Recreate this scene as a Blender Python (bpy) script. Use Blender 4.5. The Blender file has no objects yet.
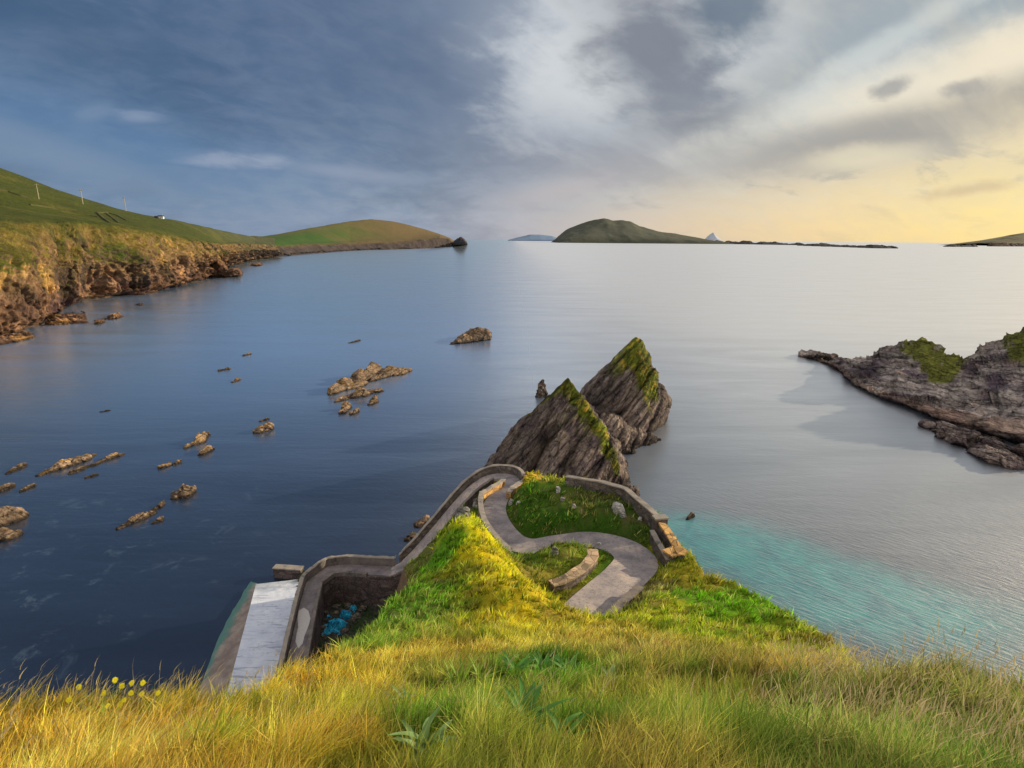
import bpy, bmesh, math, random
import numpy as np
from mathutils import Vector, Matrix
from mathutils.bvhtree import BVHTree
random.seed(7)
RNG = np.random.default_rng(11)
SC = bpy.context.scene
COL = SC.collection
PI = math.pi

# ------------------------------------------------------------------ survey of the place
CAM_H = 45.0
F = 560.0
PITCH = math.radians(14.5)
ROLL = math.radians(0.45)
cF = np.array([0, math.cos(PITCH), -math.sin(PITCH)])
cR0 = np.array([1.0, 0, 0]); cU0 = np.array([0, math.sin(PITCH), math.cos(PITCH)])
cR = math.cos(ROLL)*cR0 + math.sin(ROLL)*cU0
cU = -math.sin(ROLL)*cR0 + math.cos(ROLL)*cU0
C0 = np.array([0, 0, CAM_H])

def ray(px, py):
    return cF + (px-512)/F*cR - (py-384)/F*cU
def P(px, py, z=0.0):            # where the line of sight meets the level z
    r = ray(px, py); t = (z-CAM_H)/r[2]
    return C0 + r*t
def D(px, py, d):                # point at distance d along the view axis
    return C0 + ray(px, py)*d

# ------------------------------------------------------------------ noise (numpy)
_perm = np.random.default_rng(3).permutation(256).astype(np.int64)
_perm = np.concatenate([_perm, _perm])
_g = np.random.default_rng(5).normal(size=(256, 3)); _g /= np.linalg.norm(_g, axis=1)[:, None]
def perlin(p):
    p = np.asarray(p, float)
    i = np.floor(p).astype(np.int64); f = p-i; i &= 255
    u = f*f*f*(f*(f*6-15)+10)
    out = 0
    for dx in (0, 1):
        wx = u[:, 0] if dx else 1-u[:, 0]
        for dy in (0, 1):
            wy = u[:, 1] if dy else 1-u[:, 1]
            for dz in (0, 1):
                wz = u[:, 2] if dz else 1-u[:, 2]
                h = _perm[_perm[_perm[(i[:, 0]+dx) & 255]+((i[:, 1]+dy) & 255)]+((i[:, 2]+dz) & 255)]
                g = _g[h]
                out = out + wx*wy*wz*(g[:, 0]*(f[:, 0]-dx)+g[:, 1]*(f[:, 1]-dy)+g[:, 2]*(f[:, 2]-dz))
    return out*1.6
def fbm(p, s=1.0, o=4, gain=.5, seed=0):
    p = np.asarray(p, float)/s + seed*17.31
    a = 1.0; r = 0; t = 0
    for k in range(o):
        r = r + a*perlin(p*(2.03**k)+k*5.7); t += a; a *= gain
    return r/t
def ridged(p, s=1.0, o=4, gain=.5, seed=0):
    p = np.asarray(p, float)/s + seed*17.31
    a = 1.0; r = 0; t = 0
    for k in range(o):
        r = r + a*(1-2*np.abs(perlin(p*(2.03**k)+k*5.7))); t += a; a *= gain
    return r/t
_h = np.random.default_rng(21).uniform(-1, 1, (512, 8))
def facet(p, size, seed=0, k=None, stretch=1.0):
    """broken blocks: every cell is a tilted plane of its own; returns offset, tone, edge nearness"""
    p = np.asarray(p, float)
    if k is not None:
        k = np.array(k)/np.linalg.norm(k); dn = p@k; p = (p-np.outer(dn, k))/stretch+np.outer(dn, k)
    p = p/size+seed*7.13; b = np.floor(p).astype(np.int64); best = np.full(len(p), 9.); sec = best.copy(); off = np.zeros(len(p)); tone = off.copy()
    for dx in (-1, 0, 1):
        for dy in (-1, 0, 1):
            for dz in (-1, 0, 1):
                c = b+[dx, dy, dz]; hsh = _perm[(_perm[(_perm[c[:, 0] & 255]+(c[:, 1] & 255)) & 255]+(c[:, 2] & 255)) & 255]
                r = _h[hsh]; d = p-(c+.5+.45*r[:, :3]); dd = np.sqrt((d*d).sum(1))
                m = dd < best
                sec = np.where(m, best, np.minimum(sec, dd)); o = (d*r[:, 3:6]).sum(1)*.8+r[:, 6]*.5
                off = np.where(m, o, off); tone = np.where(m, r[:, 7], tone); best = np.where(m, dd, best)
    return off, tone, ss(.16, .02, sec-best)
def ss(a, b, x):
    t = np.clip((x-a)/(b-a), 0, 1); return t*t*(3-2*t)
def lin(r, g, b):
    return tuple(((c/255)/12.92 if c/255 <= .04045 else ((c/255+.055)/1.055)**2.4) for c in (r, g, b))
def L(r, g, b): return np.array(lin(r, g, b))

# ------------------------------------------------------------------ mesh helpers
def mesh_obj(name, verts, faces, mat=None, parent=None, smooth=False, col=None):
    me = bpy.data.meshes.new(name)
    verts = np.asarray(verts, np.float32)
    if isinstance(faces, np.ndarray):
        n, k = faces.shape
        me.vertices.add(len(verts)); me.vertices.foreach_set('co', verts.ravel())
        me.loops.add(n*k); me.loops.foreach_set('vertex_index', faces.astype(np.int32).ravel())
        me.polygons.add(n)
        me.polygons.foreach_set('loop_start', (np.arange(n)*k).astype(np.int32))
        me.polygons.foreach_set('loop_total', np.full(n, k, np.int32))
        me.update(calc_edges=True)
    else:
        me.from_pydata([tuple(map(float, v)) for v in verts], [], faces)
        me.update()
    if smooth: me.polygons.foreach_set('use_smooth', np.ones(len(me.polygons), bool))
    if col is not None: set_col(me, col)
    if mat: me.materials.append(mat)
    o = bpy.data.objects.new(name, me); COL.objects.link(o)
    if parent: o.parent = parent
    return o
def set_col(me, col):
    a = me.color_attributes.new('Col', 'FLOAT_COLOR', 'POINT')
    c = np.ones((len(me.vertices), 4), np.float32); c[:, :3] = np.clip(col, 0, 1)
    a.data.foreach_set('color', c.ravel())
def tag(o, label=None, cat=None, group=None, kind=None):
    if label: o['label'] = label
    if cat: o['category'] = cat
    if group: o['group'] = group
    if kind: o['kind'] = kind
    return o
def empty(name, loc, label, cat, group=None, rz=0):
    o = bpy.data.objects.new(name, None); COL.objects.link(o)
    o.location = tuple(map(float, loc)); o.rotation_euler = (0, 0, rz); o.empty_display_size = .5
    return tag(o, label, cat, group)
def local(o, parent):           # o's mesh is in world coordinates; keep it there under parent (rotation 0)
    me = o.data; off = Vector(parent.location)
    me.transform(Matrix.Translation(-off)); o.parent = parent
    return o
def grid_faces(nr, nc):
    a = np.arange(nr*nc).reshape(nr, nc)
    return np.stack([a[:-1, :-1].ravel(), a[:-1, 1:].ravel(), a[1:, 1:].ravel(), a[1:, :-1].ravel()], 1)
def vnormals(me):
    n = np.zeros(len(me.vertices)*3, np.float32); me.vertices.foreach_get('normal', n); return n.reshape(-1, 3).astype(float)
def vcoords(me):
    n = np.zeros(len(me.vertices)*3, np.float32); me.vertices.foreach_get('co', n); return n.reshape(-1, 3).astype(float)

# ------------------------------------------------------------------ materials
class NT:
    def __init__(s, tree): s.t = tree; s.n = tree.nodes; s.l = tree.links
    def new(s, typ, ins=None, **kw):
        n = s.n.new(typ)
        for k, v in kw.items(): setattr(n, k, v)
        for k, v in (ins or {}).items(): s.set(n.inputs[k], v)
        return n
    def set(s, sock, v):
        if isinstance(v, bpy.types.NodeSocket): s.l.new(v, sock)
        elif isinstance(v, bpy.types.Node): s.l.new(v.outputs[0], sock)
        else: sock.default_value = v
    def math(s, op, a, b=None, c=None, clamp=False):
        n = s.n.new('ShaderNodeMath'); n.operation = op; n.use_clamp = clamp
        s.set(n.inputs[0], a)
        if b is not None: s.set(n.inputs[1], b)
        if c is not None: s.set(n.inputs[2], c)
        return n.outputs[0]
    def vmath(s, op, a, b=None):
        n = s.n.new('ShaderNodeVectorMath'); n.operation = op
        if op == 'SCALE': n.inputs['Scale'].default_value = .9
        s.set(n.inputs[0], a)
        if b is not None: s.set(n.inputs[1], b)
        return n.outputs[0]
    def mix(s, f, a, b, mode='MIX'):
        n = s.n.new('ShaderNodeMix'); n.data_type = 'RGBA'; n.blend_type = mode
        s.set(n.inputs['Factor'], f)
        s.set(n.inputs[6], a if not isinstance(a, tuple) or len(a) == 4 else (*a, 1))
        s.set(n.inputs[7], b if not isinstance(b, tuple) or len(b) == 4 else (*b, 1))
        return n.outputs[2]
    def noise(s, vec, scale, detail=4, rough=.5, dist=0.0):
        n = s.new('ShaderNodeTexNoise', {'Scale': scale, 'Detail': detail, 'Roughness': rough, 'Distortion': dist})
        if vec is not None: s.set(n.inputs['Vector'], vec)
        return n.outputs['Fac']
    def ramp(s, f, stops, interp='LINEAR'):
        n = s.n.new('ShaderNodeValToRGB'); n.color_ramp.interpolation = interp
        s.set(n.inputs[0], f); e = n.color_ramp.elements
        while len(e) > 1: e.remove(e[-1])
        e[0].position = stops[0][0]; c = stops[0][1]; e[0].color = (*c, 1) if isinstance(c, tuple) or isinstance(c, np.ndarray) else (c, c, c, 1)
        for p, c in stops[1:]:
            x = e.new(p); x.color = (*c, 1) if not isinstance(c, (int, float)) else (c, c, c, 1)
        return n.outputs[0]
    def mapr(s, f, a, b, c, d, smooth=True):
        n = s.new('ShaderNodeMapRange', {0: f, 1: a, 2: b, 3: c, 4: d})
        n.interpolation_type = 'SMOOTHSTEP' if smooth else 'LINEAR'
        return n.outputs[0]
def material(name):
    m = bpy.data.materials.new(name); m.use_nodes = True
    t = NT(m.node_tree); t.n.clear()
    out = t.new('ShaderNodeOutputMaterial')
    return m, t, out
def principled(t, out, base, rough=.9, spec=.3, normal=None, **kw):
    b = t.new('ShaderNodeBsdfPrincipled')
    t.set(b.inputs['Base Color'], base if not isinstance(base, tuple) else (*base, 1))
    t.set(b.inputs['Roughness'], rough); t.set(b.inputs['Specular IOR Level'], spec)
    if normal is not None: t.set(b.inputs['Normal'], normal)
    t.l.new(b.outputs[0], out.inputs[0]); return b
def bump(t, h, strength=.5, dist=.1, normal=None):
    n = t.new('ShaderNodeBump', {'Height': h, 'Strength': strength, 'Distance': dist})
    if normal is not None: t.set(n.inputs['Normal'], normal)
    return n.outputs[0]

def vcol_mat(name, scale=1.0, contrast=.5, strat=None, bumpd=.15, rough=.9, spec=.2):
    """colour attribute, broken up by noise at several sizes; optional bedding planes"""
    m, t, out = material(name)
    a = t.new('ShaderNodeVertexColor', layer_name='Col').outputs[0]
    pos = t.new('ShaderNodeNewGeometry').outputs['Position']
    n1 = t.noise(pos, 1.6/scale, 6, .62); n2 = t.noise(pos, 7/scale, 5, .65)
    f = t.math('ADD', t.math('MULTIPLY', n1, .6), t.math('MULTIPLY', n2, .4))
    h = f
    if strat is not None:
        v = Vector(strat).normalized()
        q = v.rotation_difference(Vector((0, 0, 1))).to_euler()
        mp = t.new('ShaderNodeMapping', {'Vector': pos}); mp.inputs['Rotation'].default_value = q
        m2 = t.new('ShaderNodeMapping', {'Vector': mp.outputs[0]}); m2.inputs['Scale'].default_value = (.12, .12, 1.6)
        s1 = t.noise(m2.outputs[0], 1.1/scale, 7, .72, .35)
        vo = t.new('ShaderNodeTexVoronoi', feature='DISTANCE_TO_EDGE'); vo.inputs['Scale'].default_value = .75/scale
        m3 = t.new('ShaderNodeMapping', {'Vector': mp.outputs[0]}); m3.inputs['Scale'].default_value = (.45, .6, 1.5)
        wv = t.vmath('ADD', m3.outputs[0], t.vmath('SCALE', t.new('ShaderNodeTexNoise', {'Vector': pos, 'Scale': 1.2/scale, 'Detail': 4}).outputs['Color']))
        t.set(vo.inputs['Vector'], wv)
        crack = t.mapr(vo.outputs['Distance'], 0, .10, 0, 1)
        f = t.math('ADD', t.math('MULTIPLY', f, .40), t.math('MULTIPLY', s1, .60))
        h = t.math('ADD', f, t.math('MULTIPLY', crack, .12))
        f = t.math('SUBTRACT', f, t.math('MULTIPLY', t.math('SUBTRACT', 1.0, crack), .07))
    k = t.mapr(f, .34, .68, 1-contrast, 1+contrast, False)
    kk = t.new('ShaderNodeCombineXYZ', {0: k, 1: k, 2: k}).outputs[0]
    c = t.mix(1.0, a, kk, 'MULTIPLY')
    principled(t, out, c, rough, spec, bump(t, h, 1.0, bumpd*scale))
    return m

# ------------------------------------------------------------------ world: evening sky under broken cloud
SUN_AZ = math.radians(72)     # clockwise from the view direction (+Y)
SUN_EL = math.radians(17)
def build_world():
    w = bpy.data.worlds.new("World"); SC.world = w; w.use_nodes = True
    t = NT(w.node_tree); t.n.clear()
    out = t.new('ShaderNodeOutputWorld')
    d = t.new('ShaderNodeTexCoord').outputs['Generated']
    sep = t.new('ShaderNodeSeparateXYZ', {0: d}); x, y, z = sep.outputs
    # sideways position: 0 = far left, .5 = straight ahead, 1 = far right
    az = t.math('ARCTAN2', x, y)
    s = t.math('MULTIPLY_ADD', az, 1/(2*1.1), .5, clamp=True)
    sm = t.mapr(s, 0, 1, 0, 1, False)
    hor = t.ramp(sm, [(.0, lin(96,124,160)), (.25, lin(112,138,172)), (.42, lin(150,165,190)), (.5, lin(186,186,196)), (.6, lin(222,204,184)), (.72, lin(248,220,168)), (.82, lin(254,228,152)), (1, lin(255,222,132))])
    mid = t.ramp(sm, [(.0, lin(72,108,150)), (.25, lin(82,116,160)), (.42, lin(118,138,166)), (.5, lin(146,154,172)), (.6, lin(176,176,178)), (.72, lin(220,208,184)), (.85, lin(238,216,166)), (1, lin(238,210,150))])
    top = t.ramp(sm, [(.0, lin(60,86,120)), (.2, lin(66,94,132)), (.38, lin(84,104,134)), (.5, lin(120,132,150)), (.62, lin(160,168,174)), (.75, lin(150,162,172)), (1, lin(140,150,160))])
    g1 = t.mix(t.mapr(z, .015, .15, 0, 1), hor, mid)
    g2 = t.mix(t.mapr(z, .14, .42, 0, 1), g1, top)
    # cloud texture, drawn out towards the horizon
    zz = t.math('ADD', t.math('MAXIMUM', z, 0.0), .42)
    cu = t.math('DIVIDE', x, zz); cv = t.math('DIVIDE', y, zz)
    cp = t.new('ShaderNodeCombineXYZ', {0: cu, 1: cv, 2: 0.0}).outputs[0]
    mp = t.new('ShaderNodeMapping', {'Vector': cp}); mp.inputs['Location'].default_value = (3.1, 1.7, 0)
    mp.inputs['Rotation'].default_value = (0, 0, math.radians(-28)); mp.inputs['Scale'].default_value = (1.0, 1.5, 1)
    n1 = t.noise(mp.outputs[0], 1.5, 6, .60, .25)
    n3 = t.noise(mp.outputs[0], 4.2, 5, .60, .3)
    mpr = t.new('ShaderNodeMapping', {'Vector': cp}); mpr.inputs['Rotation'].default_value = (0, 0, math.radians(-36))
    mp2 = t.new('ShaderNodeMapping', {'Vector': mpr.outputs[0]}); mp2.inputs['Location'].default_value = (9.1, 4.7, 2); mp2.inputs['Scale'].default_value = (.5, 2.0, 1)
    n4 = t.noise(t.new('ShaderNodeMapping', {'Vector': mpr.outputs[0], 'Scale': (.8, 1.25, 1)}).outputs[0], 11.0, 4, .60, .3)
    n2 = t.noise(mp2.outputs[0], 2.2, 5, .60, .3)
    el = t.math('ARCSINE', z)
    ae = t.new('ShaderNodeCombineXYZ', {0: az, 1: el, 2: 0.0}).outputs[0]
    wobn = t.math('ADD', t.math('MULTIPLY', n1, 1.1), t.math('MULTIPLY_ADD', n4, .9, n3))
    wobc = t.math('SUBTRACT', wobn, 1.5)
    wobs = t.math('MULTIPLY_ADD', n4, 3.0, -1.5)
    def patch(px, py, rx, ry, rot, soft, wob, op):
        """cloud mass centred on a direction, sizes in degrees, ragged by the noise"""
        dv = ray(px, py); dv = dv/np.linalg.norm(dv); a0 = math.atan2(dv[0], dv[1]); e0 = math.asin(dv[2])
        m_ = t.new('ShaderNodeMapping', {'Vector': ae}); m_.vector_type = 'TEXTURE'
        m_.inputs['Location'].default_value = (a0, e0, 0); m_.inputs['Rotation'].default_value = (0, 0, math.radians(rot)); m_.inputs['Scale'].default_value = (math.radians(rx), math.radians(ry), 1)
        ln_ = t.n.new('ShaderNodeVectorMath'); ln_.operation = 'LENGTH'; t.set(ln_.inputs[0], m_.outputs[0])
        return t.mapr(t.math('MULTIPLY_ADD', wobs if rx < 3 else wobc, wob, ln_.outputs['Value']), 1-soft, 1+soft, op, 0)
    right = t.mapr(s, .38, .68, 0, 1); left = t.math('SUBTRACT', 1.0, right)
    low = t.mapr(z, .02, .12, .2, 1)
    g2 = t.mix(t.mapr(n4, .35, .65, 0, .22), g2, t.mix(.5, g2, (.5, .5, .52, 1)))
    c = g2
    brcol = t.ramp(sm, [(.4, lin(196,202,210)), (.6, lin(216,218,216)), (.75, lin(238,226,200)), (.9, lin(255,232,185))])
    # general break-up on the bright side
    c = t.mix(t.math('MULTIPLY', t.mapr(n1, .48, .64, 0, .6), t.math('MULTIPLY', right, low)), c, brcol)
    c = t.mix(t.math('MULTIPLY', t.mapr(n3, .47, .33, 0, .45), t.math('MULTIPLY', right, low)), c, lin(122,132,146))
    # slate bank over the left and its darker folds
    c = t.mix(t.math('MULTIPLY', t.mapr(n1, .52, .36, 0, .32), left), c, lin(58,80,112))
    c = t.mix(t.math('MULTIPLY', t.mapr(n1, .52, .68, 0, .30), left), c, lin(124,146,176))
    DB = lin(150, 165, 178); WH = lin(228, 230, 230)
    P_ = [
     (380,60,16,8,-14,1.0,.8, lin(72,92,126),.5), (60,130,16,3,-12,.8,.8, lin(92,126,166),.6), (90,40,14,4,-6,1.0,1.0, lin(56,80,110),.6),
     (850,40,14,6,18,1.0,1.0, DB,.6), (980,10,9,4,18,1.0,1.0, lin(146,164,176),.6),
     (560,45,5.5,6,70,1.0,1.5, lin(178,188,202),.6), (590,70,6.5,5,30,.8,1.7, WH,.75), (640,12,9,2.4,6,.9,1.5, WH,.6), (720,60,6,3,30,.9,1.5, WH,.55),
     (655,46,5.6,3.6,-20,.7,1.5, lin(118,122,134),.9), (682,100,5,2.4,-10,.7,1.5, lin(130,133,144),.85), (765,133,8.5,1.5,-4,.8,1.0, lin(142,143,148),.8), (735,6,3.4,3.0,-40,.6,1.4, lin(104,118,134),.9), (560,150,9,2.6,-4,1.0,1.0, lin(138,146,164),.5),
     (700,160,12,1.6,0,1.0,.9, lin(176,170,170),.5),
     (840,98,9,1.7,17,.8,1.4, lin(228,226,216),.8), (960,72,9,1.7,17,.8,1.4, lin(246,234,208),.85), (1040,44,6,1.6,17,.8,1.3, lin(248,234,206),.8), (890,40,6,.8,24,.8,1.5, lin(214,218,214),.7),
     (940,120,9,1.6,12,.8,1.1, lin(158,152,144),.8), (840,140,8,1.4,4,.9,1.1, lin(168,162,156),.6),
     (860,157,3.6,.8,2,.8,1.2, lin(240,226,194),.7),
     (892,87,1.1,.5,14,.8,1.0, lin(136,136,140),.7), (969,88,1.3,.5,4,.8,1.0, lin(138,136,138),.7), (968,190,2.6,.4,8,.8,.8, lin(206,182,146),.7),
     (230,160,2.6,.5,2,.9,1.0, lin(152,164,188),.8), (268,160,1.4,.4,0,.9,1.0, lin(156,168,190),.6), (140,117,1.4,.4,4,.9,1.0, lin(140,156,184),.7), (95,112,1.2,.5,30,.9,1.0, lin(120,142,172),.6), (40,150,8,1.2,-16,.8,.9, lin(124,144,172),.6),
     (360,174,5,.5,-5,.9,.9, lin(152,162,186),.6), (565,190,5,1.0,8,.9,1.0, lin(196,186,188),.6)]
    for (px, py, rx, ry, rot, soft, wob, colr, op) in P_:
        c = t.mix(patch(px, py, rx, ry, rot, soft, wob, op), c, colr)
    streak = t.math('MULTIPLY', t.mapr(n2, .50, .66, 0, .22), t.math('MULTIPLY', right, low))
    c6 = t.mix(streak, c, brcol)
    # sky overhead and behind the viewpoint brightened, unseen fill for shaded faces
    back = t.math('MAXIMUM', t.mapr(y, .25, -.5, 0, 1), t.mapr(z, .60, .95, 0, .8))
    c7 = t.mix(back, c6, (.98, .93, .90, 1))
    c8 = t.mix(t.mapr(z, -.02, -.2, 0, 1), c7, (.05, .08, .11, 1))
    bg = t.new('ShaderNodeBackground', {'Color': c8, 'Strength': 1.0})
    sky = t.new('ShaderNodeTexSky'); sky.sky_type = 'NISHITA'; sky.sun_disc = False
    sky.sun_elevation = SUN_EL; sky.sun_rotation = SUN_AZ
    bs = t.new('ShaderNodeBackground', {'Color': sky.outputs[0], 'Strength': .1})
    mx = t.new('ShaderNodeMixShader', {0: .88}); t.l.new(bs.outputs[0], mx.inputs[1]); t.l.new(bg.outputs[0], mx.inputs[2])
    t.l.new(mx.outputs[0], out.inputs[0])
    w.cycles.sampling_method = 'AUTOMATIC'
build_world()
sl = bpy.data.lights.new('sun', 'SUN'); sl.energy = 4.9; sl.angle = math.radians(.6); sl.color = (1.0, .84, .60)
so = bpy.data.objects.new('sun', sl); COL.objects.link(so)
sd = Vector((math.sin(SUN_AZ)*math.cos(SUN_EL), math.cos(SUN_AZ)*math.cos(SUN_EL), math.sin(SUN_EL)))
so.rotation_euler = sd.to_track_quat('Z', 'Y').to_euler(); so.location = (60, 0, 90)

cam = bpy.data.cameras.new('camera'); co = bpy.data.objects.new('camera', cam); COL.objects.link(co)
cam.sensor_width = 36; cam.lens = F/1024*36; cam.clip_start = .1; cam.clip_end = 200000
M = Matrix(((cR[0], cU[0], -cF[0], 0), (cR[1], cU[1], -cF[1], 0), (cR[2], cU[2], -cF[2], 0), (0, 0, 0, 1)))
co.matrix_world = Matrix.Translation(Vector(C0)) @ M
SC.camera = co
SC.cycles.max_bounces = 4; SC.cycles.diffuse_bounces = 2; SC.cycles.glossy_bounces = 2; SC.cycles.transmission_bounces = 2
SC.render.resolution_x = 1024; SC.render.resolution_y = 768
SC.view_settings.view_transform = 'Standard'; SC.view_settings.look = 'None'; SC.view_settings.exposure = 0

# ------------------------------------------------------------------ sea
def build_sea():
    m, t, out = material('sea_water')
    pos = t.new('ShaderNodeNewGeometry').outputs['Position']
    sx, sy, sz = t.new('ShaderNodeSeparateXYZ', {0: pos}).outputs
    # gentle patches of current, drawn out sideways
    mp = t.new('ShaderNodeMapping', {'Vector': pos}); mp.inputs['Scale'].default_value = (.35, 1.5, 1); mp.inputs['Rotation'].default_value = (0, 0, .12)
    cur = t.noise(mp.outputs[0], .012, 6, .6, .6)
    cur2 = t.noise(mp.outputs[0], .05, 5, .6, .5)
    # wind ripples
    mq = t.new('ShaderNodeMapping', {'Vector': pos}); mq.inputs['Rotation'].default_value = (0, 0, math.radians(38))
    mr = t.new('ShaderNodeMapping', {'Vector': mq.outputs[0]}); mr.inputs['Scale'].default_value = (.22, 1.0, 1)
    rip = t.noise(mr.outputs[0], 2.1, 4, .6, .5)
    big = t.noise(mp.outputs[0], .28, 4, .55, .4)
    sideR = t.mapr(sx, -5, 45, 0, 1)
    near = t.mapr(sy, 120, 40, 0, 1)
    amp = t.math('ADD', t.math('MULTIPLY', t.math('MULTIPLY', sideR, near), 1.0), .22)
    h = t.math('ADD', t.math('MULTIPLY', rip, amp), t.math('MULTIPLY', big, .5))
    bm_ = bump(t, h, .8, .26)
    # shallow sand to the right of the headland
    c = P(850, 575); c2 = P(745, 545)
    wn = t.noise(pos, .06, 4, .6)
    def blob(cx, cy, rx, ry, rot):
        dx = t.math('SUBTRACT', sx, float(cx)); dy = t.math('SUBTRACT', sy, float(cy))
        ca, sa = math.cos(rot), math.sin(rot)
        u = t.math('DIVIDE', t.math('ADD', t.math('MULTIPLY', dx, ca), t.math('MULTIPLY', dy, sa)), rx)
        v = t.math('DIVIDE', t.math('SUBTRACT', t.math('MULTIPLY', dy, ca), t.math('MULTIPLY', dx, sa)), ry)
        r = t.math('SQRT', t.math('ADD', t.math('MULTIPLY', u, u), t.math('MULTIPLY', v, v)))
        r = t.math('ADD', r, t.math('MULTIPLY', t.math('SUBTRACT', wn, .5), 1.1))
        return t.mapr(r, .35, 1.15, 1, 0)
    b1 = blob(c[0]-2, c[1]-3, 30, 12, -.5); b2 = blob(c2[0], c2[1]-2, 20, 13, -.6)
    sand = t.math('MAXIMUM', b1, b2)
    deep = t.mix(t.mapr(cur, .35, .65, 0, 1), lin(18,28,46), lin(28,42,64))
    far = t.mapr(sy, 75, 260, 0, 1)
    deep = t.mix(far, deep, lin(110,146,194))  # distant water lightened in body colour, standing in for reflected sky
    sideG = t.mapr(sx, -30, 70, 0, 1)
    deep = t.mix(t.math('MULTIPLY', sideG, t.mapr(sy, 30, 130, .35, .9)), deep, lin(118,126,134))  # right side body greyed paler, part of the painted sheen
    deep = t.mix(t.math('MULTIPLY', t.mapr(sx, 0, 140, 0, 1), t.mapr(sy, 165, 330, 0, .85)), deep, lin(206,202,194))  # silvery sheen of the far right water painted into the body colour
    # bed showing through at the left: pale weed and stone
    lb = t.noise(pos, .22, 5, .7, .6)
    mk = t.mapr(lb, .56, .68, 0, 1)
    lm = t.math('MULTIPLY', t.mapr(sx, -25, -60, 0, 1), t.mapr(sy, 125, 70, 0, 1))
    mk = t.math('MULTIPLY', mk, lm)
    deep = t.mix(t.math('MULTIPLY', mk, .22), deep, lin(118,142,156))
    tq = t.mix(t.mapr(lb, .35, .65, 0, 1), lin(16,122,130), lin(40,156,152))
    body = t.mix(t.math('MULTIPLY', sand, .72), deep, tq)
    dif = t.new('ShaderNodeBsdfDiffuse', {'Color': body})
    ro = t.math('ADD', .24, t.math('MULTIPLY', t.mapr(sx, -30, 90, 0, 1), .15))
    ro = t.math('ADD', ro, t.math('MULTIPLY', t.math('MULTIPLY', sideR, near), .12))
    gl = t.new('ShaderNodeBsdfGlossy', {'Color': t.mix(t.mapr(sx, -120, 30, 0, 1), (.90, .99, 1, 1), (1, 1, 1, 1)), 'Roughness': ro, 'Normal': bm_})
    lw = t.new('ShaderNodeLayerWeight', {'Blend': .5, 'Normal': bm_}).outputs['Facing']
    pw = t.math('SUBTRACT', 2.5, t.math('MULTIPLY', t.mapr(sy, 50, 190, 0, 1), t.mapr(sx, -60, 60, 1.0, 1.35)))
    fr = t.math('MULTIPLY_ADD', t.math('POWER', lw, pw), .98, .02)
    ripm = t.mapr(rip, .38, .62, 1.18, .84, False); fr = t.math('MULTIPLY', fr, t.mix(t.math('MULTIPLY', sideR, near), (1, 1, 1, 1), t.new('ShaderNodeCombineXYZ', {0: ripm, 1: ripm, 2: ripm}).outputs[0]))
    fr = t.math('MULTIPLY', fr, t.mapr(cur2, .3, .7, .8, 1.15, False), clamp=True)
    mx = t.new('ShaderNodeMixShader', {0: fr}); t.l.new(dif.outputs[0], mx.inputs[1]); t.l.new(gl.outputs[0], mx.inputs[2])
    t.l.new(mx.outputs[0], out.inputs[0])
    R = 90000
    o = mesh_obj('sea', [(-R, -R/3, 0), (R, -R/3, 0), (R, R, 0), (-R, R, 0)], [(0, 1, 2, 3)], m)
    tag(o, 'wide calm sea, slate blue on the left and silvery on the right', None, None, 'structure')
build_sea()

# ------------------------------------------------------------------ rock maker
KS = (-.78, .05, .62)
M_ROCK = vcol_mat('sea_stack_rock', 1.0, 1.0, strat=KS, bumpd=.9)
M_ISLET = vcol_mat('islet_rock', .6, .9, strat=(.3, .75, .6), bumpd=.45)
M_RIGHT = vcol_mat('promontory_rock', 1.3, .95, strat=(.46, .3, .8), bumpd=1.0)
def hull_remesh(hulls, voxel):
    bm = bmesh.new()
    for pts in hulls:
        vs = [bm.verts.new(tuple(map(float, p))) for p in pts]
        r = bmesh.ops.convex_hull(bm, input=vs)
        dead = list({e for e in r['geom_interior']+r['geom_unused'] if isinstance(e, bmesh.types.BMVert)})
        bmesh.ops.delete(bm, geom=dead, context='VERTS')
    me = bpy.data.meshes.new('tmp'); bm.to_mesh(me); bm.free()
    o = bpy.data.objects.new('tmp', me); COL.objects.link(o)
    md = o.modifiers.new('r', 'REMESH'); md.mode = 'VOXEL'; md.voxel_size = voxel; md.use_smooth_shade = False
    dg = bpy.context.evaluated_depsgraph_get(); dg.update()
    m2 = bpy.data.meshes.new_from_object(o.evaluated_get(dg))
    bpy.data.objects.remove(o); bpy.data.meshes.remove(me)
    return m2
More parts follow.
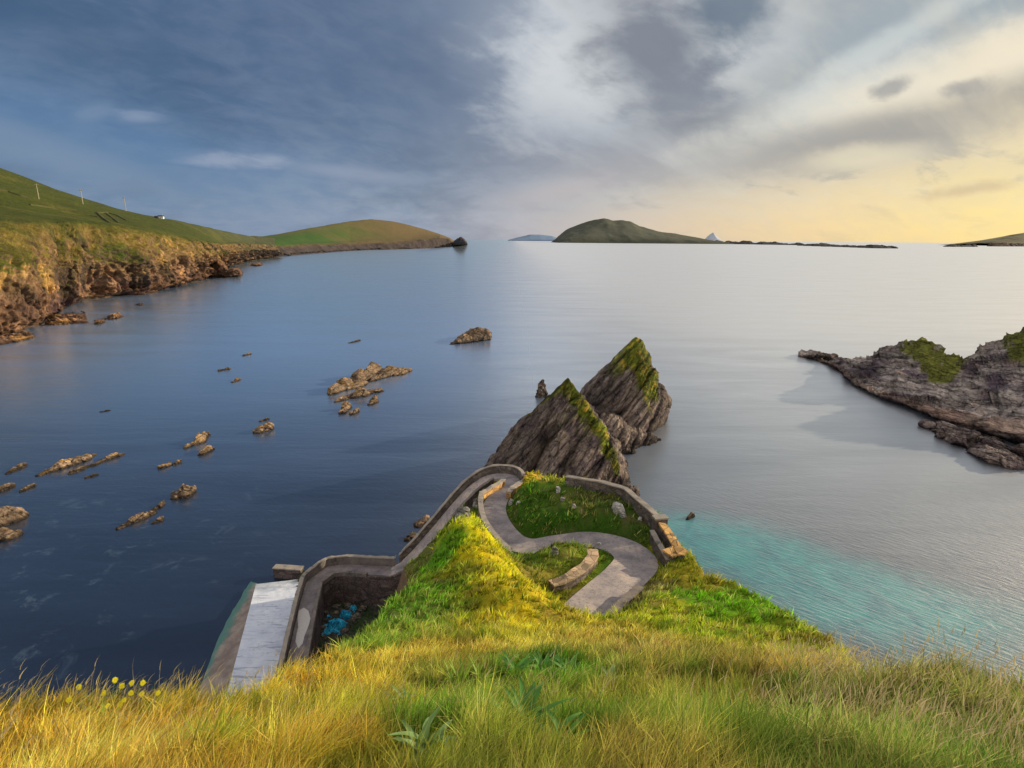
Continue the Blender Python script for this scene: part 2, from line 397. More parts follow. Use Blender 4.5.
def rock(name, hulls, voxel, amp, size, colfn, mat, strat=(.62, -.25, .74), stamp=.5, sthick=1.2, parent=None, smooth=False, seed=1, carve=None, top=0, fstretch=2.2, fk=1.0):
    me = hull_remesh(hulls, voxel)
    v = vcoords(me); n = vnormals(me)
    k = np.array(strat)/np.linalg.norm(strat)
    q = v + 0
    if top: amp = amp*(1-.7*ss(top*.62, top*.98, v[:, 2]))
    big = fbm(q, size, 3, .5, seed)*amp*1.0
    # bedding planes: anisotropic noise, coordinates squeezed along the bed normal
    dn = q@k
    along = (q-np.outer(dn, k))*.12 + np.outer(dn, k)
    st = ridged(along, sthick, 4, .6, seed+3)*amp*stamp
    fine = fbm(q, size*.22, 4, .6, seed+5)*amp*.5
    fo, ft, fe = facet(q+fbm(q, size*.8, 2, .5, 3)[:, None]*size*.12, size*.62, seed, strat, fstretch)
    fo2, ft2, fe2 = facet(q, size*.25, seed+4, strat, fstretch)
    v2 = v + n*(big*.6+st*.6+fine*.6+fk*amp*(fo*.9-fe*.30)+fk*amp*.34*(fo2-.5*fe2))[:, None]
    if carve is not None:
        for (g0, g1, gw, gd) in carve:
            ab = g1-g0; t_ = np.clip(((v-g0)@ab)/(ab@ab), 0, 1); dd = np.linalg.norm(v-(g0+t_[:, None]*ab), axis=1)
            v2 = v2 - n*(gd*ss(gw, gw*.35, dd)*(.3+.7*t_))[:, None]
    me.vertices.foreach_set('co', v2.astype(np.float32).ravel()); me.update()
    n2 = vnormals(me)
    set_col(me, colfn(v2, n2)*((1+.30*ft+.16*ft2)*(1-.5*fe)*(1-.3*fe2))[:, None])
    me.materials.clear(); me.materials.append(mat)
    me.polygons.foreach_set('use_smooth', np.full(len(me.polygons), smooth))
    o = bpy.data.objects.new(name, me); COL.objects.link(o); me.name = name
    if parent: o.parent = parent
    return o
def origin_to(o, p):
    p = Vector(tuple(map(float, p))); o.data.transform(Matrix.Translation(-p)); o.location = p
    return o

def stack_colour(ztop, mossfn, warm=0):
    def f(v, n):
        a = fbm(v, 4, 4, .55, 2)[:, None]; b = fbm(v, 1.2, 3, .5, 4)[:, None]
        c = L(130,114,102)*(1+0*a)
        c = c*(1-ss(-.1, .3, a)) + L(102,88,86)*ss(-.1, .3, a)
        kk = np.array(KS)/np.linalg.norm(KS); dn = v@kk; al = (v-np.outer(dn, kk))*.1+np.outer(dn, kk)
        s1 = ridged(al, 1.5, 4, .6, 31)[:, None]; s2 = fbm(al, 2.6, 4, .6, 33)[:, None]
        c = c + (L(160,148,134)-c)*ss(.05, .45, s2)*.65
        c = c*(1-.55*ss(.25, -.35, s1))
        c = c + (L(150,138,126)-c)*ss(.15, .5, b)*.4
        wet = ss(2.6, .6, v[:, 2]+fbm(v, 3, 2, .5, 8)*1.5)[:, None]
        c = c*(1-wet*.62)
        m = mossfn(v, n)[:, None]
        mc = L(104,112,30)*(1+.8*b) + (L(176,146,48)-L(104,112,30))*ss(.0, .5, fbm(v, 1.5, 3, .5, 9))[:, None]
        mc = mc*(1-.5*ss(.1, .5, fbm(v, .9, 3, .6, 19)))[:, None]
        return c + (mc-c)*m
    return f

# pinnacle nearest the headland
def make_pinnacles():
    T = D(567, 380, 111)
    R1 = D(601, 430, 107); R2 = D(623, 478, 104)
    def moss1(v, n):
        # distance from the crest that runs from the summit down the right edge
        pts = [D(530, 412, 113), T, R1, D(618, 470, 104)]
        d = np.full(len(v), 1e9)
        w = [.9, 2.4, 2.2, 1.2]
        for i, (a, b) in enumerate(zip(pts[:-1], pts[1:])):
            ab = b-a; t_ = np.clip(((v-a)@ab)/(ab@ab), 0, 1)
            dd = np.linalg.norm(v-(a+t_[:, None]*ab), axis=1)/(w[i]+(w[i+1]-w[i])*t_)
            d = np.minimum(d, dd)
        k = fbm(v, 2.2, 4, .6, 12)
        m = ss(1.15, .6, d+k*.9)
        patch = ss(5.5, 2.5, np.linalg.norm(v-D(577, 425, 107.5), axis=1)+k*5)*.55
        return np.maximum(m, patch*ss(-.2, .3, k))
    hulls = [
        [D(568, 376, 111), D(566, 379, 111.6), D(545, 400, 112), D(515, 428, 114), D(497, 448, 115), D(487, 462, 115.5),
         P(480, 474, -1), P(505, 492, -1), P(556, 498, -1), P(572, 430, 2), P(520, 452, -1), D(585, 408, 109), D(560, 430, 107.5), D(540, 470, 106)],
        [D(568, 376.5, 111),  D(588, 406, 109), R1, D(612, 452, 105.5), R2, P(632, 497, -1), P(545, 503, -1), P(570, 503, -1),
         P(625, 462, -1), P(590, 445, -1), D(568, 440, 106.5), D(556, 462, 104.5), D(562, 400, 111)],
        [P(628, 485, 3), P(642, 492, -1), P(630, 500, -1), P(618, 500, 2), P(615, 495, -1), P(640, 500, -1), P(634, 490, 2.5)],
        [P(478, 473, -1), P(484, 462, -1), P(500, 458, -1), P(502, 478, -1), D(487, 466, 114), D(497, 456, 116)],
    ]
    o = rock('sea_stack', hulls, .21, 1.25, 5.0, stack_colour(19, moss1), M_ROCK, strat=KS, stamp=.75, sthick=1.9, seed=2, top=18.5, fstretch=4.5, fk=.62, carve=[(D(556, 430, 107.5), D(529, 474, 105), 1.5, 3.2), (D(575, 395, 109), D(566, 430, 107), 1.0, 1.0)])
    origin_to(o, P(560, 480)); tag(o, 'nearer pointed rock pinnacle, yellow moss down its right crest, just behind the winding path', 'sea stack', 'rock pinnacles off the headland')
    T2 = D(636, 341, 137)
    def moss2(v, n):
        k = fbm(v, 3, 4, .6, 22)
        d = np.linalg.norm((v-D(640, 352, 136))*np.array([1, .8, .8]), axis=1)
        d2 = np.linalg.norm((v-D(648, 378, 133))*np.array([1.2, .6, .7]), axis=1)
        d3 = np.linalg.norm((v-D(618, 362, 137))*np.array([1, .8, 1.1]), axis=1)
        m = np.maximum(ss(5.5, 3.4, d+k*3.5), np.maximum(ss(5.2, 3.0, d2+k*3.5), ss(4.5, 2.0, d3+k*4)*.8))
        return m
    hulls2 = [
        [D(636, 337, 137), D(641, 339, 137), D(628, 346, 137.5), D(642, 355, 135.5), D(612, 366, 138), D(596, 383, 139), P(576, 400, 1), P(580, 405, -1), D(652, 378, 135), D(660, 398, 134),
         P(668, 414, -1), P(668, 404, 4), P(662, 425, -1), P(640, 446, -1), P(600, 440, -1), P(575, 420, -1), D(618, 400, 131), D(645, 395, 130.5), P(640, 392, -1), P(660, 400, -1)],
        [D(590, 405, 130), P(580, 430, -1), P(603, 452, -1), P(625, 457, -1), P(655, 444, -1), D(600, 425, 126), D(625, 428, 125), P(660, 440, 0), P(600, 410, -1)],
        [D(607, 440, 121), D(614, 437, 121), P(600, 458, -1), P(622, 460, -1), P(626, 448, -1), P(600, 445, -1), D(617, 446, 120)],
        [D(626, 448, 119.5), P(622, 458, -1), P(636, 456, -1), P(632, 448, -1), P(620, 450, -1)],
    ]
    o = rock('sea_stack', hulls2, .26, 1.5, 6.5, stack_colour(22, moss2), M_ROCK, strat=KS, stamp=.75, sthick=2.2, seed=5, top=22, fstretch=4.5, fk=.6)
    origin_to(o, P(620, 430)); tag(o, 'farther and taller rock pinnacle with a green mossy summit, half hidden behind the nearer one', 'sea stack', 'rock pinnacles off the headland')
    a = P(541, 397)
    e = [a+np.array(q) for q in ((-1.8, 0, -1), (1.9, .3, -1), (0, 1.6, -1), (.2, -1.5, -1), (-1.5, .2, 2.2), (1.6, 0, 2.3), (.3, 1, 2.4), (0, -1, 2.2))]
    e2 = [a+np.array(q) for q in ((-1.3, 0, 2), (1.4, .2, 2.2), (0, 1.1, 2), (.2, -1, 2), (-.9, 0, 4.4), (.9, 0, 5.4), (0, .8, 4.6), (.4, -.4, 5.7))]
    o = rock('sea_stack', [e, e2], .2, .5, 1.8, stack_colour(5, lambda v, n: np.zeros(len(v))), M_ROCK, seed=7)
    origin_to(o, a); tag(o, 'thin dark stump of rock in the sea behind the left flank of the nearer pinnacle', 'sea stack')
make_pinnacles()

def islet_colour(warm=1.0, dark=0.0):
    def f(v, n):
        b = fbm(v, .9, 4, .6, 4); a = fbm(v, 3, 3, .5, 6)
        c = L(146,124,102)[None]*(1+.6*b[:, None])
        c = c + (L(188,144,74)-c)*(ss(.0, .4, a+.5*b)*warm*.65*ss(.1, .8, n[:, 2]))[:, None]
        c = c * (1-.45*ss(.2, -.3, ridged(v, .7, 3, .6, 8)))[:, None]
        c = c*(1-dark*.6)
        wet = ss(.75, .15, v[:, 2]+.2*b)[:, None]
        return c*(1-.78*wet)
    return f
def islet(name, p0, p1, thick, h, label, cat='rock', group=None, warm=1.0, dark=0.0, knobs=3, seed=0, voxel=None, z0=0.0):
    r = random.Random(seed*31+5)
    a = P(*p0, z0) if len(p0) == 2 else np.array(p0, float); b = P(*p1, z0) if len(p1) == 2 else np.array(p1, float)
    ax = b-a; Ln = max(np.linalg.norm(ax), .3); ax /= Ln; pr = np.array([-ax[1], ax[0], 0])
    hulls = []
    nk = max(2, knobs)
    for k in range(nk):
        tt = (k+.5)/nk; env = .45+.55*math.sin(PI*tt)
        c = a+ax*Ln*(tt+r.uniform(-.04, .04))+pr*thick*r.uniform(-.22, .22)
        hh = h*env*r.uniform(.45, 1.0) if k != nk//2 else h
        la = Ln/nk*r.uniform(1.0, 1.6); lb = thick*.5*env*r.uniform(.7, 1.05); an = math.atan2(ax[1], ax[0])+r.uniform(-.2, .2)
        pts = []
        for q in range(6):
            th = q/6*2*PI+r.uniform(-.3, .3); ca, sa = math.cos(th), math.sin(th)
            for (rad, z_) in ((1.0, -.6), (r.uniform(.55, .95), hh*r.uniform(.3, .75))):
                x_, y_ = ca*la*rad, sa*lb*rad
                pts.append(c+np.array([x_*math.cos(an)-y_*math.sin(an), x_*math.sin(an)+y_*math.cos(an), z_]))
        pts.append(c+np.array([r.uniform(-.3, .3)*lb, r.uniform(-.3, .3)*lb, hh]))
        hulls.append(pts)
    vx = voxel or max(.07, min(.24, thick/20))
    o = rock(name, hulls, vx, min(.5, .12*thick+.08*h), max(.7, thick*.55), islet_colour(warm, dark), M_ISLET, strat=(pr[0]*.8, pr[1]*.8, .6), stamp=.7, sthick=max(.3, thick*.2), seed=seed, fstretch=3.2, fk=.8)
    origin_to(o, (a+b)/2); tag(o, label, cat, group)
    return o
G = 'small rocks awash in the bay'
IS = [
 ((337,393),(362,384),5.5,3.6,'left end of the long broken reef in mid bay, pale brown and craggy',1,0,3),
 ((360,382),(380,375),6.0,5.2,'highest rounded hump of the long reef in mid bay',.8,.1,2),
 ((374,381),(406,371),4.2,3.4,'right arm of the long reef in mid bay, a slanting brown slab',.6,.15,3),
 ((343,400),(375,392),3.2,2.4,'low brown slab lying just below the long reef in mid bay',.8,.1,3),
 ((341,413),(350,408),2.6,2.4,'stubby leftmost rock under the long reef in mid bay',1,0,2),
 ((352,415),(358,412),2.0,1.4,'smallest orange rock under the long reef in mid bay',1,0,1),
 ((368,405),(376,401),2.4,1.8,'rightmost of the small rocks under the long reef in mid bay',1,.1,1),
 ((258,432),(271,429),2.6,2.0,'round yellowish rock alone to the left of the long reef',1,0,2),
 ((261,421),(267,419),1.2,.5,'tiny flat rock awash above the round yellowish rock',.5,.3,1),
 ((190,446),(208,436),2.8,2.1,'forked brown rock with a pale top, left of the bay centre',1,0,3),
 ((201,455),(212,450),1.9,1.3,'small dark rock touching the forked brown rock',.7,.2,1),
 ((160,468),(171,465),1.3,.8,'flat grey rock, left one of a pair below the forked rock',.5,.3,2),
 ((174,465),(179,462),1.0,.6,'tiny rock, right one of a pair below the forked rock',.5,.3,1),
 ((175,497),(193,492),2.4,2.4,'tall rounded grey boulder standing out of the dark water',.2,.05,3),
 ((122,526),(153,512),1.7,1.1,'long knobbly brown rock below the rounded grey boulder',.6,.1,4),
 ((153,511),(166,503),1.0,.5,'thin flat rock trailing off the long knobbly rock',.6,.1,2),
 ((154,523),(163,520),1.0,.7,'small brown rock right of the long knobbly rock',.4,.1,1),
 ((42,475),(92,456),2.2,1.4,'long low ledge with an orange yellow top near the left edge',1.6,-.2,4),
 ((94,465),(117,457),1.5,.9,'short speckled ledge right of the orange yellow one',.9,.1,2),
 ((68,474),(90,467),1.4,.5,'dark low ledge in front of the orange yellow one',.5,.3,3),
 ((86,478),(96,475),.9,.4,'small red brown rock below the speckled ledge',.6,.2,1),
 ((8,472),(26,466),1.4,.8,'small yellowish ledge at the left edge, above a dark pebble-like rock',1,0,2),
 ((-6,493),(12,487),1.6,.8,'brown rock cut by the left edge of the photo',.4,.2,2),
 ((22,491),(34,486),1.1,.7,'small dark rock between the left edge and the long ledge',.2,.3,1),
 ((-22,530),(16,517),4.2,2.4,'large dark boulder at the left edge, upper of two',.25,.35,2),
 ((-26,548),(12,536),3.0,1.6,'large weedy boulder at the left edge, lower of two',.5,.35,2),
 ((219,371),(229,369),1.6,.8,'small dark speck of rock in the blue bay, middle of three',.4,.3,1),
 ((234,382),(240,380),1.3,.8,'small pale speck of rock in the blue bay, lowest of three',.8,0,1),
 ((244,356),(250,354),1.5,.9,'small pale speck of rock in the blue bay, highest of three',.8,0,1),
 ((350,343),(358,341),1.6,.7,'tiny dark rock left of the wedge shaped reef',.1,.5,1),
 ((101,412),(109,411),1.3,.4,'tiny reddish rock awash in the empty left part of the bay',.6,.4,1),
 ((687,519),(692,516),.9,1.0,'tiny dark rock in the silvery water right of the walled path',0,.6,1),
]
for i, (p0, p1, th, h, lab, wm, dk, kn) in enumerate(IS):
    islet('rock', p0, p1, th*1.2, h*1.0, lab, 'rock', G, wm, dk, kn, i+1)
# wedge shaped reef
a = P(449, 345); 
o = rock('rock', [[P(449,345,0), P(455,346,-1), P(491,341,-1), P(491,334,-1), P(460,336,-1), D(478,327,256), D(487,329,256), D(490,334,253), D(462,336,252), D(470,331,254)]],
         .5, .9, 4, islet_colour(.45, .3), M_ISLET, strat=(.5, .3, .7), seed=40)
origin_to(o, P(470, 342)); tag(o, 'wedge shaped brown reef rising to the right, farther out than the long reef', 'rock')

# ------------------------------------------------------------------ lofted coasts
def loft(name, cols, ncol, nrow, mat, colfn, dispfn, smooth=True):
    """cols: list of stations (each a list of world points, front to back), densified both ways"""
    A = np.array([[p for p in c] for c in cols], float)      # (nc, ns, 3)
    nc, ns, _ = A.shape
    # along the coast, spaced by distance
    seg = np.linalg.norm(np.diff(A[:, 0, :2], axis=0), axis=1)+1e-6
    s = np.concatenate([[0], np.cumsum(np.sqrt(seg))]); s /= s[-1]
    t = np.linspace(0, 1, ncol)
    B = np.zeros((ncol, ns, 3))
    for j in range(ns):
        for k in range(3): B[:, j, k] = np.interp(t, s, A[:, j, k])
    ker = np.hanning(9); ker /= ker.sum()
    def sm(x, n=4):
        xp = np.pad(x, (n, n), mode='edge'); return np.convolve(xp, ker, 'valid')
    for j in range(ns):
        for k in range(3): B[:, j, k] = sm(B[:, j, k])
    r = np.linspace(0, 1, nrow)
    rs = np.linspace(0, 1, ns)
    G_ = np.zeros((ncol, nrow, 3))
    for k in range(3):
        for i in range(ncol): G_[i, :, k] = np.interp(r, rs, B[i, :, k])
        kk_ = max(3, int(nrow*.07))|1; hk = np.hanning(kk_+2)[1:-1]; hk /= hk.sum(); pd_ = kk_//2
        for i in range(ncol): G_[i, :, k] = np.convolve(np.pad(G_[i, :, k], (pd_, pd_), mode='edge'), hk, 'valid')
    V = G_.reshape(-1, 3)
    U = np.repeat(t, nrow); W = np.tile(r, ncol)
    F_ = grid_faces(ncol, nrow)
    o = mesh_obj(name, V, F_, mat, smooth=smooth)
    n = vnormals(o.data)
    V2 = dispfn(V, n, U, W)
    o.data.vertices.foreach_set('co', V2.astype(np.float32).ravel()); o.data.update()
    n = vnormals(o.data)
    if n[:, 2].mean() < 0:
        o.data.flip_normals(); n = -n
    set_col(o.data, colfn(V2, n, U, W))
    return o

M_COAST = vcol_mat('coast_turf_and_rock', 5.0, .55, bumpd=.55)
M_FAR = vcol_mat('far_island_turf', 40.0, .15, bumpd=.02)

# left hillside, cliffs above the bay
def hill_cols():
    # px, water py, (shelf py, z), (mid py, d), (cliff top py, d), (field py, d), (skyline py, d)
    T = [
     (-330, 470, 440,3, 330,150, 200,190, 150,300,  20,520),
     (-160, 392, 376,3, 300,205, 216,258, 190,360, 100,560),
     (-60, 358, 345,3, 285,240, 221,300, 200,420, 140,590),
     (0,   342, 327,3, 268,275, 221,335, 203,450, 167,620),
     (30,  334, 320,3, 266,295, 222,350, 208,470, 178,640),
     (55,  317, 310,3, 262,345, 222,385, 212,500, 188,650),
     (75,  306, 298,4, 262,375, 222,410, 214,520, 195,660),
     (90,  302, 292,4, 262,400, 223,440, 216,540, 200,680),
     (118, 299, 290,4, 262,420, 226,465, 220,570, 208,700),
     (145, 298, 288,4, 262,440, 231,490, 224,600, 214,730),
     (172, 291, 282,4, 258,500, 236,560, 228,660, 219,780),
     (195, 284, 276,4, 258,560, 241,620, 234,720, 224,850),
     (210, 277, 270,4, 256,640, 243,700, 237,800, 227,930),
     (222, 270, 265,4, 254,760, 244,820, 239,900, 230,1050),
     (240, 264, 260,4, 252,930, 243,1000, 240,1080, 234,1200),
     (255, 261, 258,3, 251,1080, 244,1130, 242,1200, 237,1350),
     (275, 258, 256,2, 251,1200, 245,1260, 242,1350, 238,1500),
    ]
    cols = []
    for (px, w, sp, sz, mp_, md, cp, cd, fp, fd, kp, kd) in T:
        a = P(px, w, -2)
        cols.append([a, P(px, sp, sz), D(px, mp_, md), D(px, cp, cd), D(px, fp, fd), D(px, kp, kd), D(px, kp, kd)+np.array([-.25*kd, .35*kd, 2])])
    return cols
def hill_disp(V, n, U, W):
    dist = np.linalg.norm(V[:, :2], axis=1)
    cliff = ss(.02, .14, W)*ss(.56, .46, W)
    s_ = U*1900                       # metres along the shore: gullies run down the face
    q = np.c_[s_+fbm(V, 60, 3, .5, 2)*35, V[:, 2]*.35+W*60, W*0]
    g = ridged(q, 75, 5, .58, 3); f = fbm(V, 16, 5, .6, 5)
    st = ridged(V+np.outer(V[:, 0]*.4, [0, 0, 1]), 20, 5, .62, 7)
    amp = np.clip(dist/400, .6, 2.2)
    fo, ft, fe = facet(V+np.c_[f*4, f*4, f*4], 13, 3, (.4, .3, .85), 1.8); fo2, ft2, fe2 = facet(V, 5.5, 5, (.4, .3, .85), 1.6)
    d = cliff*(g*17*(.25+.75*ss(.44, .16, W))+f*6+st*4+(fo*3.6-fe*2.2+fo2*1.4-fe2*.9)*ss(.50, .24, W))*amp*.8
    dirv = np.array([.86, -.42, .12])
    out = V+d[:, None]*dirv + n*(cliff*ss(.5, .4, W)*(fbm(V, 6, 4, .65, 8)*2.0+ridged(V*np.array([1, 1, 1.6]), 9, 4, .6, 10)*1.2)*ss(.52, .28, W)*amp)[:, None]
    fld = ss(.5, .7, W)
    out[:, 2] += fld*fbm(V, 90, 3, .5, 9)*3
    shelf = ss(.20, .05, W)
    out[:, 2] += shelf*(ridged(V, 12, 4, .6, 11)*2.6)*ss(0, .04, W)
    # shore wanders in and out
    out[:, 0] += shelf*fbm(V, 26, 3, .5, 13)*14*amp*.7
    return out
def hill_col(V, n, U, W):
    g = fbm(V, 30, 4, .55, 21); h = fbm(V, 9, 4, .6, 23); big = fbm(V, 80, 3, .5, 25)
    s_ = U*1900
    q = np.c_[s_+fbm(V, 60, 3, .5, 2)*35, V[:, 2]*.35+W*60, W*0]; gul = ridged(q, 75, 5, .58, 3)
    grass = L(96,92,32)[None]*(1+.5*h[:, None])
    grass = grass + (L(60,78,22)-grass)*ss(-.1, .3, big)[:, None]*.8
    field = L(70,78,18)[None]*(1+.2*h[:, None])
    field = field + (L(88,88,30)-field)*ss(.05, .35, fbm(V*np.array([1, 1, 1]), 60, 3, .5, 31))[:, None]
    rockc = L(146,112,86)[None]*(1+.6*h[:, None])
    rockc = rockc + (L(88,66,66)-rockc)*ss(-.15, .25, g)[:, None]
    rockc = rockc + (L(206,160,92)-rockc)*ss(.22, .42, fbm(V, 22, 3, .5, 33))[:, None]*.8
    rockc = rockc*(1-.75*ss(.1, -.4, gul+.6*h))[:, None]
    steep = ss(.80, .50, n[:, 2]+.22*h)
    # turf drapes the upper part, bare rock below
    z = V[:, 2]
    low = ss(32, 11, z+g*28)
    m = np.clip(np.maximum(low, steep*ss(60, 30, z)*.75), 0, 1)*ss(.58, .48, W+.05*h)
    olive = L(126,108,48)[None]*(1+.6*h[:, None])
    base = np.where((W < .5)[:, None], olive + (grass-olive)*ss(-.2, .3, g)[:, None], field)
    top = ss(.44, .54, W+.02*h)[:, None]
    base = base*(1-top)+field*top
    c = base+(rockc-base)*m[:, None]
    wet = ss(2.0, .4, z+h)[:, None]
    c = c*(1-.6*wet)
    fo, ft, fe = facet(V, 11, 3, (.4, .3, .85), 1.8); fo2, ft2, fe2 = facet(V, 5, 5, (.4, .3, .85), 1.6)
    c = c*(1+(.30*ft+.22*ft2-.35*fe-.25*fe2)[:, None]*np.maximum(m, .25)[:, None])
    far = ss(600, 1500, np.linalg.norm(V[:, :2], axis=1))[:, None]*.35  # haze mixed into the colour with distance
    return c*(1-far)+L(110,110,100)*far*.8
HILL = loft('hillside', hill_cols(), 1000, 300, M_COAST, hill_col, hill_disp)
tag(HILL, 'green hillside falling to brown cliffs along the left of the bay', None, None, 'structure')

# low headland beyond
def head_cols():
    T = [(244, 262, 252, 240, 236), (262, 259, 250, 242, 235.5), (285, 257, 249, 243, 232), (305, 255, 248, 243, 228.5), (330, 253, 247, 243, 224), (350, 251.5, 246.5, 242, 220.5),
         (372, 250.5, 246, 240, 219), (392, 250, 245.5, 240, 221), (412, 249.5, 244, 240, 225), (428, 249, 242, 238, 230), (440, 248.5, 240, 237, 234),
         (450, 247.5, 241, 239, 238), (456, 246.5, 244, 243, 242.5)]
    cols = []
    for (px, w, c, f, k) in T:
        c = max(c-3.2, k+.8); f = max(f-1.2, k+.4)
        a = P(px, w, -3); d0 = float(np.dot(a-C0, cF))
        cols.append([a, P(px, w-.8, 1), D(px, c, d0*1.02), D(px, f, d0*1.12), D(px, k, d0*1.35), D(px, k+4, d0*1.6), D(px, k+22, d0*1.9)])
    return cols
def head_disp(V, n, U, W):
    cliff = ss(0.0, .12, W)*ss(.5, .33, W)
    out = V+n*(cliff*(ridged(V*np.array([1, 1, .3]), 150, 5, .6, 41)*24+fbm(V, 40, 4, .6, 42)*14))[:, None]*np.array([1, 1, .35])
    out[:, 2] += ss(.5, .7, W)*fbm(V, 260, 3, .5, 44)*5
    return out
def head_col(V, n, U, W):
    h = fbm(V, 50, 4, .6, 51)[:, None]; b = fbm(V, 220, 3, .5, 52)
    brown = L(104,88,56)*(1+.15*h); green = L(56,84,32)*(1+.15*h)
    gm = (ss(.62, .15, U+.2*b)*ss(.34, .44, W)*ss(.74, .55, W))[:, None]
    c = brown+(green-brown)*gm
    rk = L(66,58,56)*(1+.7*h)
    m = ss(.40, .30, W+.04*b+.02*h[:, 0])[:, None]
    return c+(rk-c)*m
HEAD = loft('headland', head_cols(), 420, 110, M_FAR, head_col, head_disp)
tag(HEAD, 'rounded green and brown headland closing the bay, with a dark cliffed foot', None, None, 'structure')
def simple_peak(name, prof, dist, base_py, label, kind='structure', colr=(90,96,70), depth=.25, amp=.04, mat=None, seed=1, cat=None):
    cols = []
    for (px, py) in prof:
        w = D(px, py, dist); w0 = w.copy(); w0[2] = -5
        ztop = max(w[2], -4)
        f1 = w0.copy(); f1[1] -= dist*depth*.5; f1[2] = -6
        hh = max(ztop, 0)
        m1 = w0.copy(); m1[1] -= dist*depth*.42; m1[2] = min(hh*.28, 90)
        m2 = w0.copy(); m2[1] -= dist*depth*.2; m2[2] = hh*.62
        t_ = w0.copy(); t_[2] = ztop
        b_ = w0.copy(); b_[1] += dist*depth*.5; b_[2] = -6
        cols.append([f1, m1, m2, t_, b_])
    zr = max(D(px, py, dist)[2] for px, py in prof)
    def dsp(V, n, U, W):
        k = ss(0, .1, W)*ss(-10, 30, V[:, 2])
        o_ = V.copy()
        o_[:, 2] += k*(ridged(V, dist*.06, 4, .55, seed)*zr*amp*1.5)*ss(1, .75, W)
        return o_
    c_ = L(*colr)
    def cf(V, n, U, W):
        h = fbm(V, dist*.02, 4, .6, seed+1)[:, None]
        cc = c_*(1+.3*h)
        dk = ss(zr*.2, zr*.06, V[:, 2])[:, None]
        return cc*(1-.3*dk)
    o = loft(name, cols, 160, 50, M_FAR, cf, dsp)
    tag(o, label, cat, None, kind)
    return o
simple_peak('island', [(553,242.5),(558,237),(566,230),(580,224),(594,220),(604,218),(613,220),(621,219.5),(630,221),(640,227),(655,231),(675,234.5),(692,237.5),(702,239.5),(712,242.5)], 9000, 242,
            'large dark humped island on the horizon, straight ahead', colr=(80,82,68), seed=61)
simple_peak('island', [(508,240),(520,237),(530,234.5),(540,234.5),(552,236),(562,240)], 16000, 240, 'pale blue low island behind the left end of the humped one', colr=(112,134,160), depth=.1, seed=63)  # pale blue base colour includes the distance haze
simple_peak('island', [(703,242),(708,236),(713,232.5),(717,237),(722,242)], 15000, 240, 'tiny pale pyramid shaped island on the horizon', colr=(170,176,184), depth=.06, seed=64)  # haze painted in: base colour bleached for the far horizon
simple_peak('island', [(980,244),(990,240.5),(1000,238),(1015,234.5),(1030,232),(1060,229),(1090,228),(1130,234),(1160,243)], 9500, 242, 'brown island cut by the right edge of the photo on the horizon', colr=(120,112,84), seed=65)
def reef(p0, p1, py_h, base_py, label, n=9, seed=1, colr=(84,80,76)):
    r = random.Random(seed); hulls = []
    for k in range(n):
        px = p0+(p1-p0)*(k+.5)/n; w = (p1-p0)/n*1.5; b = P(px, base_py[0]+(base_py[1]-base_py[0])*k/n, 0)
        sc = np.linalg.norm(b[:2])/F; hh = py_h*sc*r.uniform(.5, 1.1)
        pts = []
        for a_ in range(7):
            an = a_/7*2*PI
            pts.append(b+np.array([math.cos(an)*w*sc*r.uniform(.7, 1.1), math.sin(an)*w*sc*.8, -3]))
            pts.append(b+np.array([math.cos(an)*w*sc*.6*r.uniform(.5, 1.1), math.sin(an)*w*sc*.4, hh*r.uniform(.5, 1)]))
        hulls.append(pts)
    sc = np.linalg.norm(P((p0+p1)/2, base_py[0])[:2])/F
    c_ = L(*colr)
    o = rock('reef', hulls, sc*.55, sc*.9, sc*9, lambda v, n_: c_*(1+.4*fbm(v, sc*4, 3, .5, 3)[:, None]), M_FAR, seed=seed)
    origin_to(o, P((p0+p1)/2, sum(base_py)/2)); tag(o, label, 'reef')
reef(704, 800, 2.2, (243.6, 245.2), 'long thin dark reef on the horizon running right from the humped island', 12, 3)
reef(806, 888, 2.4, (245.8, 248.6), 'low dark reef right of the long thin one, ending in small tips', 9, 4)
reef(948, 974, 1.6, (246.8, 246.8), 'short faint reef on the horizon left of the brown island', 9, 5)
reef(994, 1034, 2.8, (246.4, 246.4), 'low brown skerry in front of the brown island at the right edge', 10, 6, (100,84,70))
o = rock('sea_stack', [[P(450,245.5,-5),P(468,245,-5),P(462,243.5,-5),D(457,239.5,1950),D(461,237.5,1950),D(464,240,1950),P(452,244,-5),P(466,243.5,-5)]], 4, 6, 40,
         lambda v, n_: L(78,72,70)*(1+.4*fbm(v, 20, 3, .5, 3)[:, None]), M_FAR, seed=9)
origin_to(o, P(460, 246)); tag(o, 'dark knob of rock at the seaward tip of the green headland', 'sea stack')

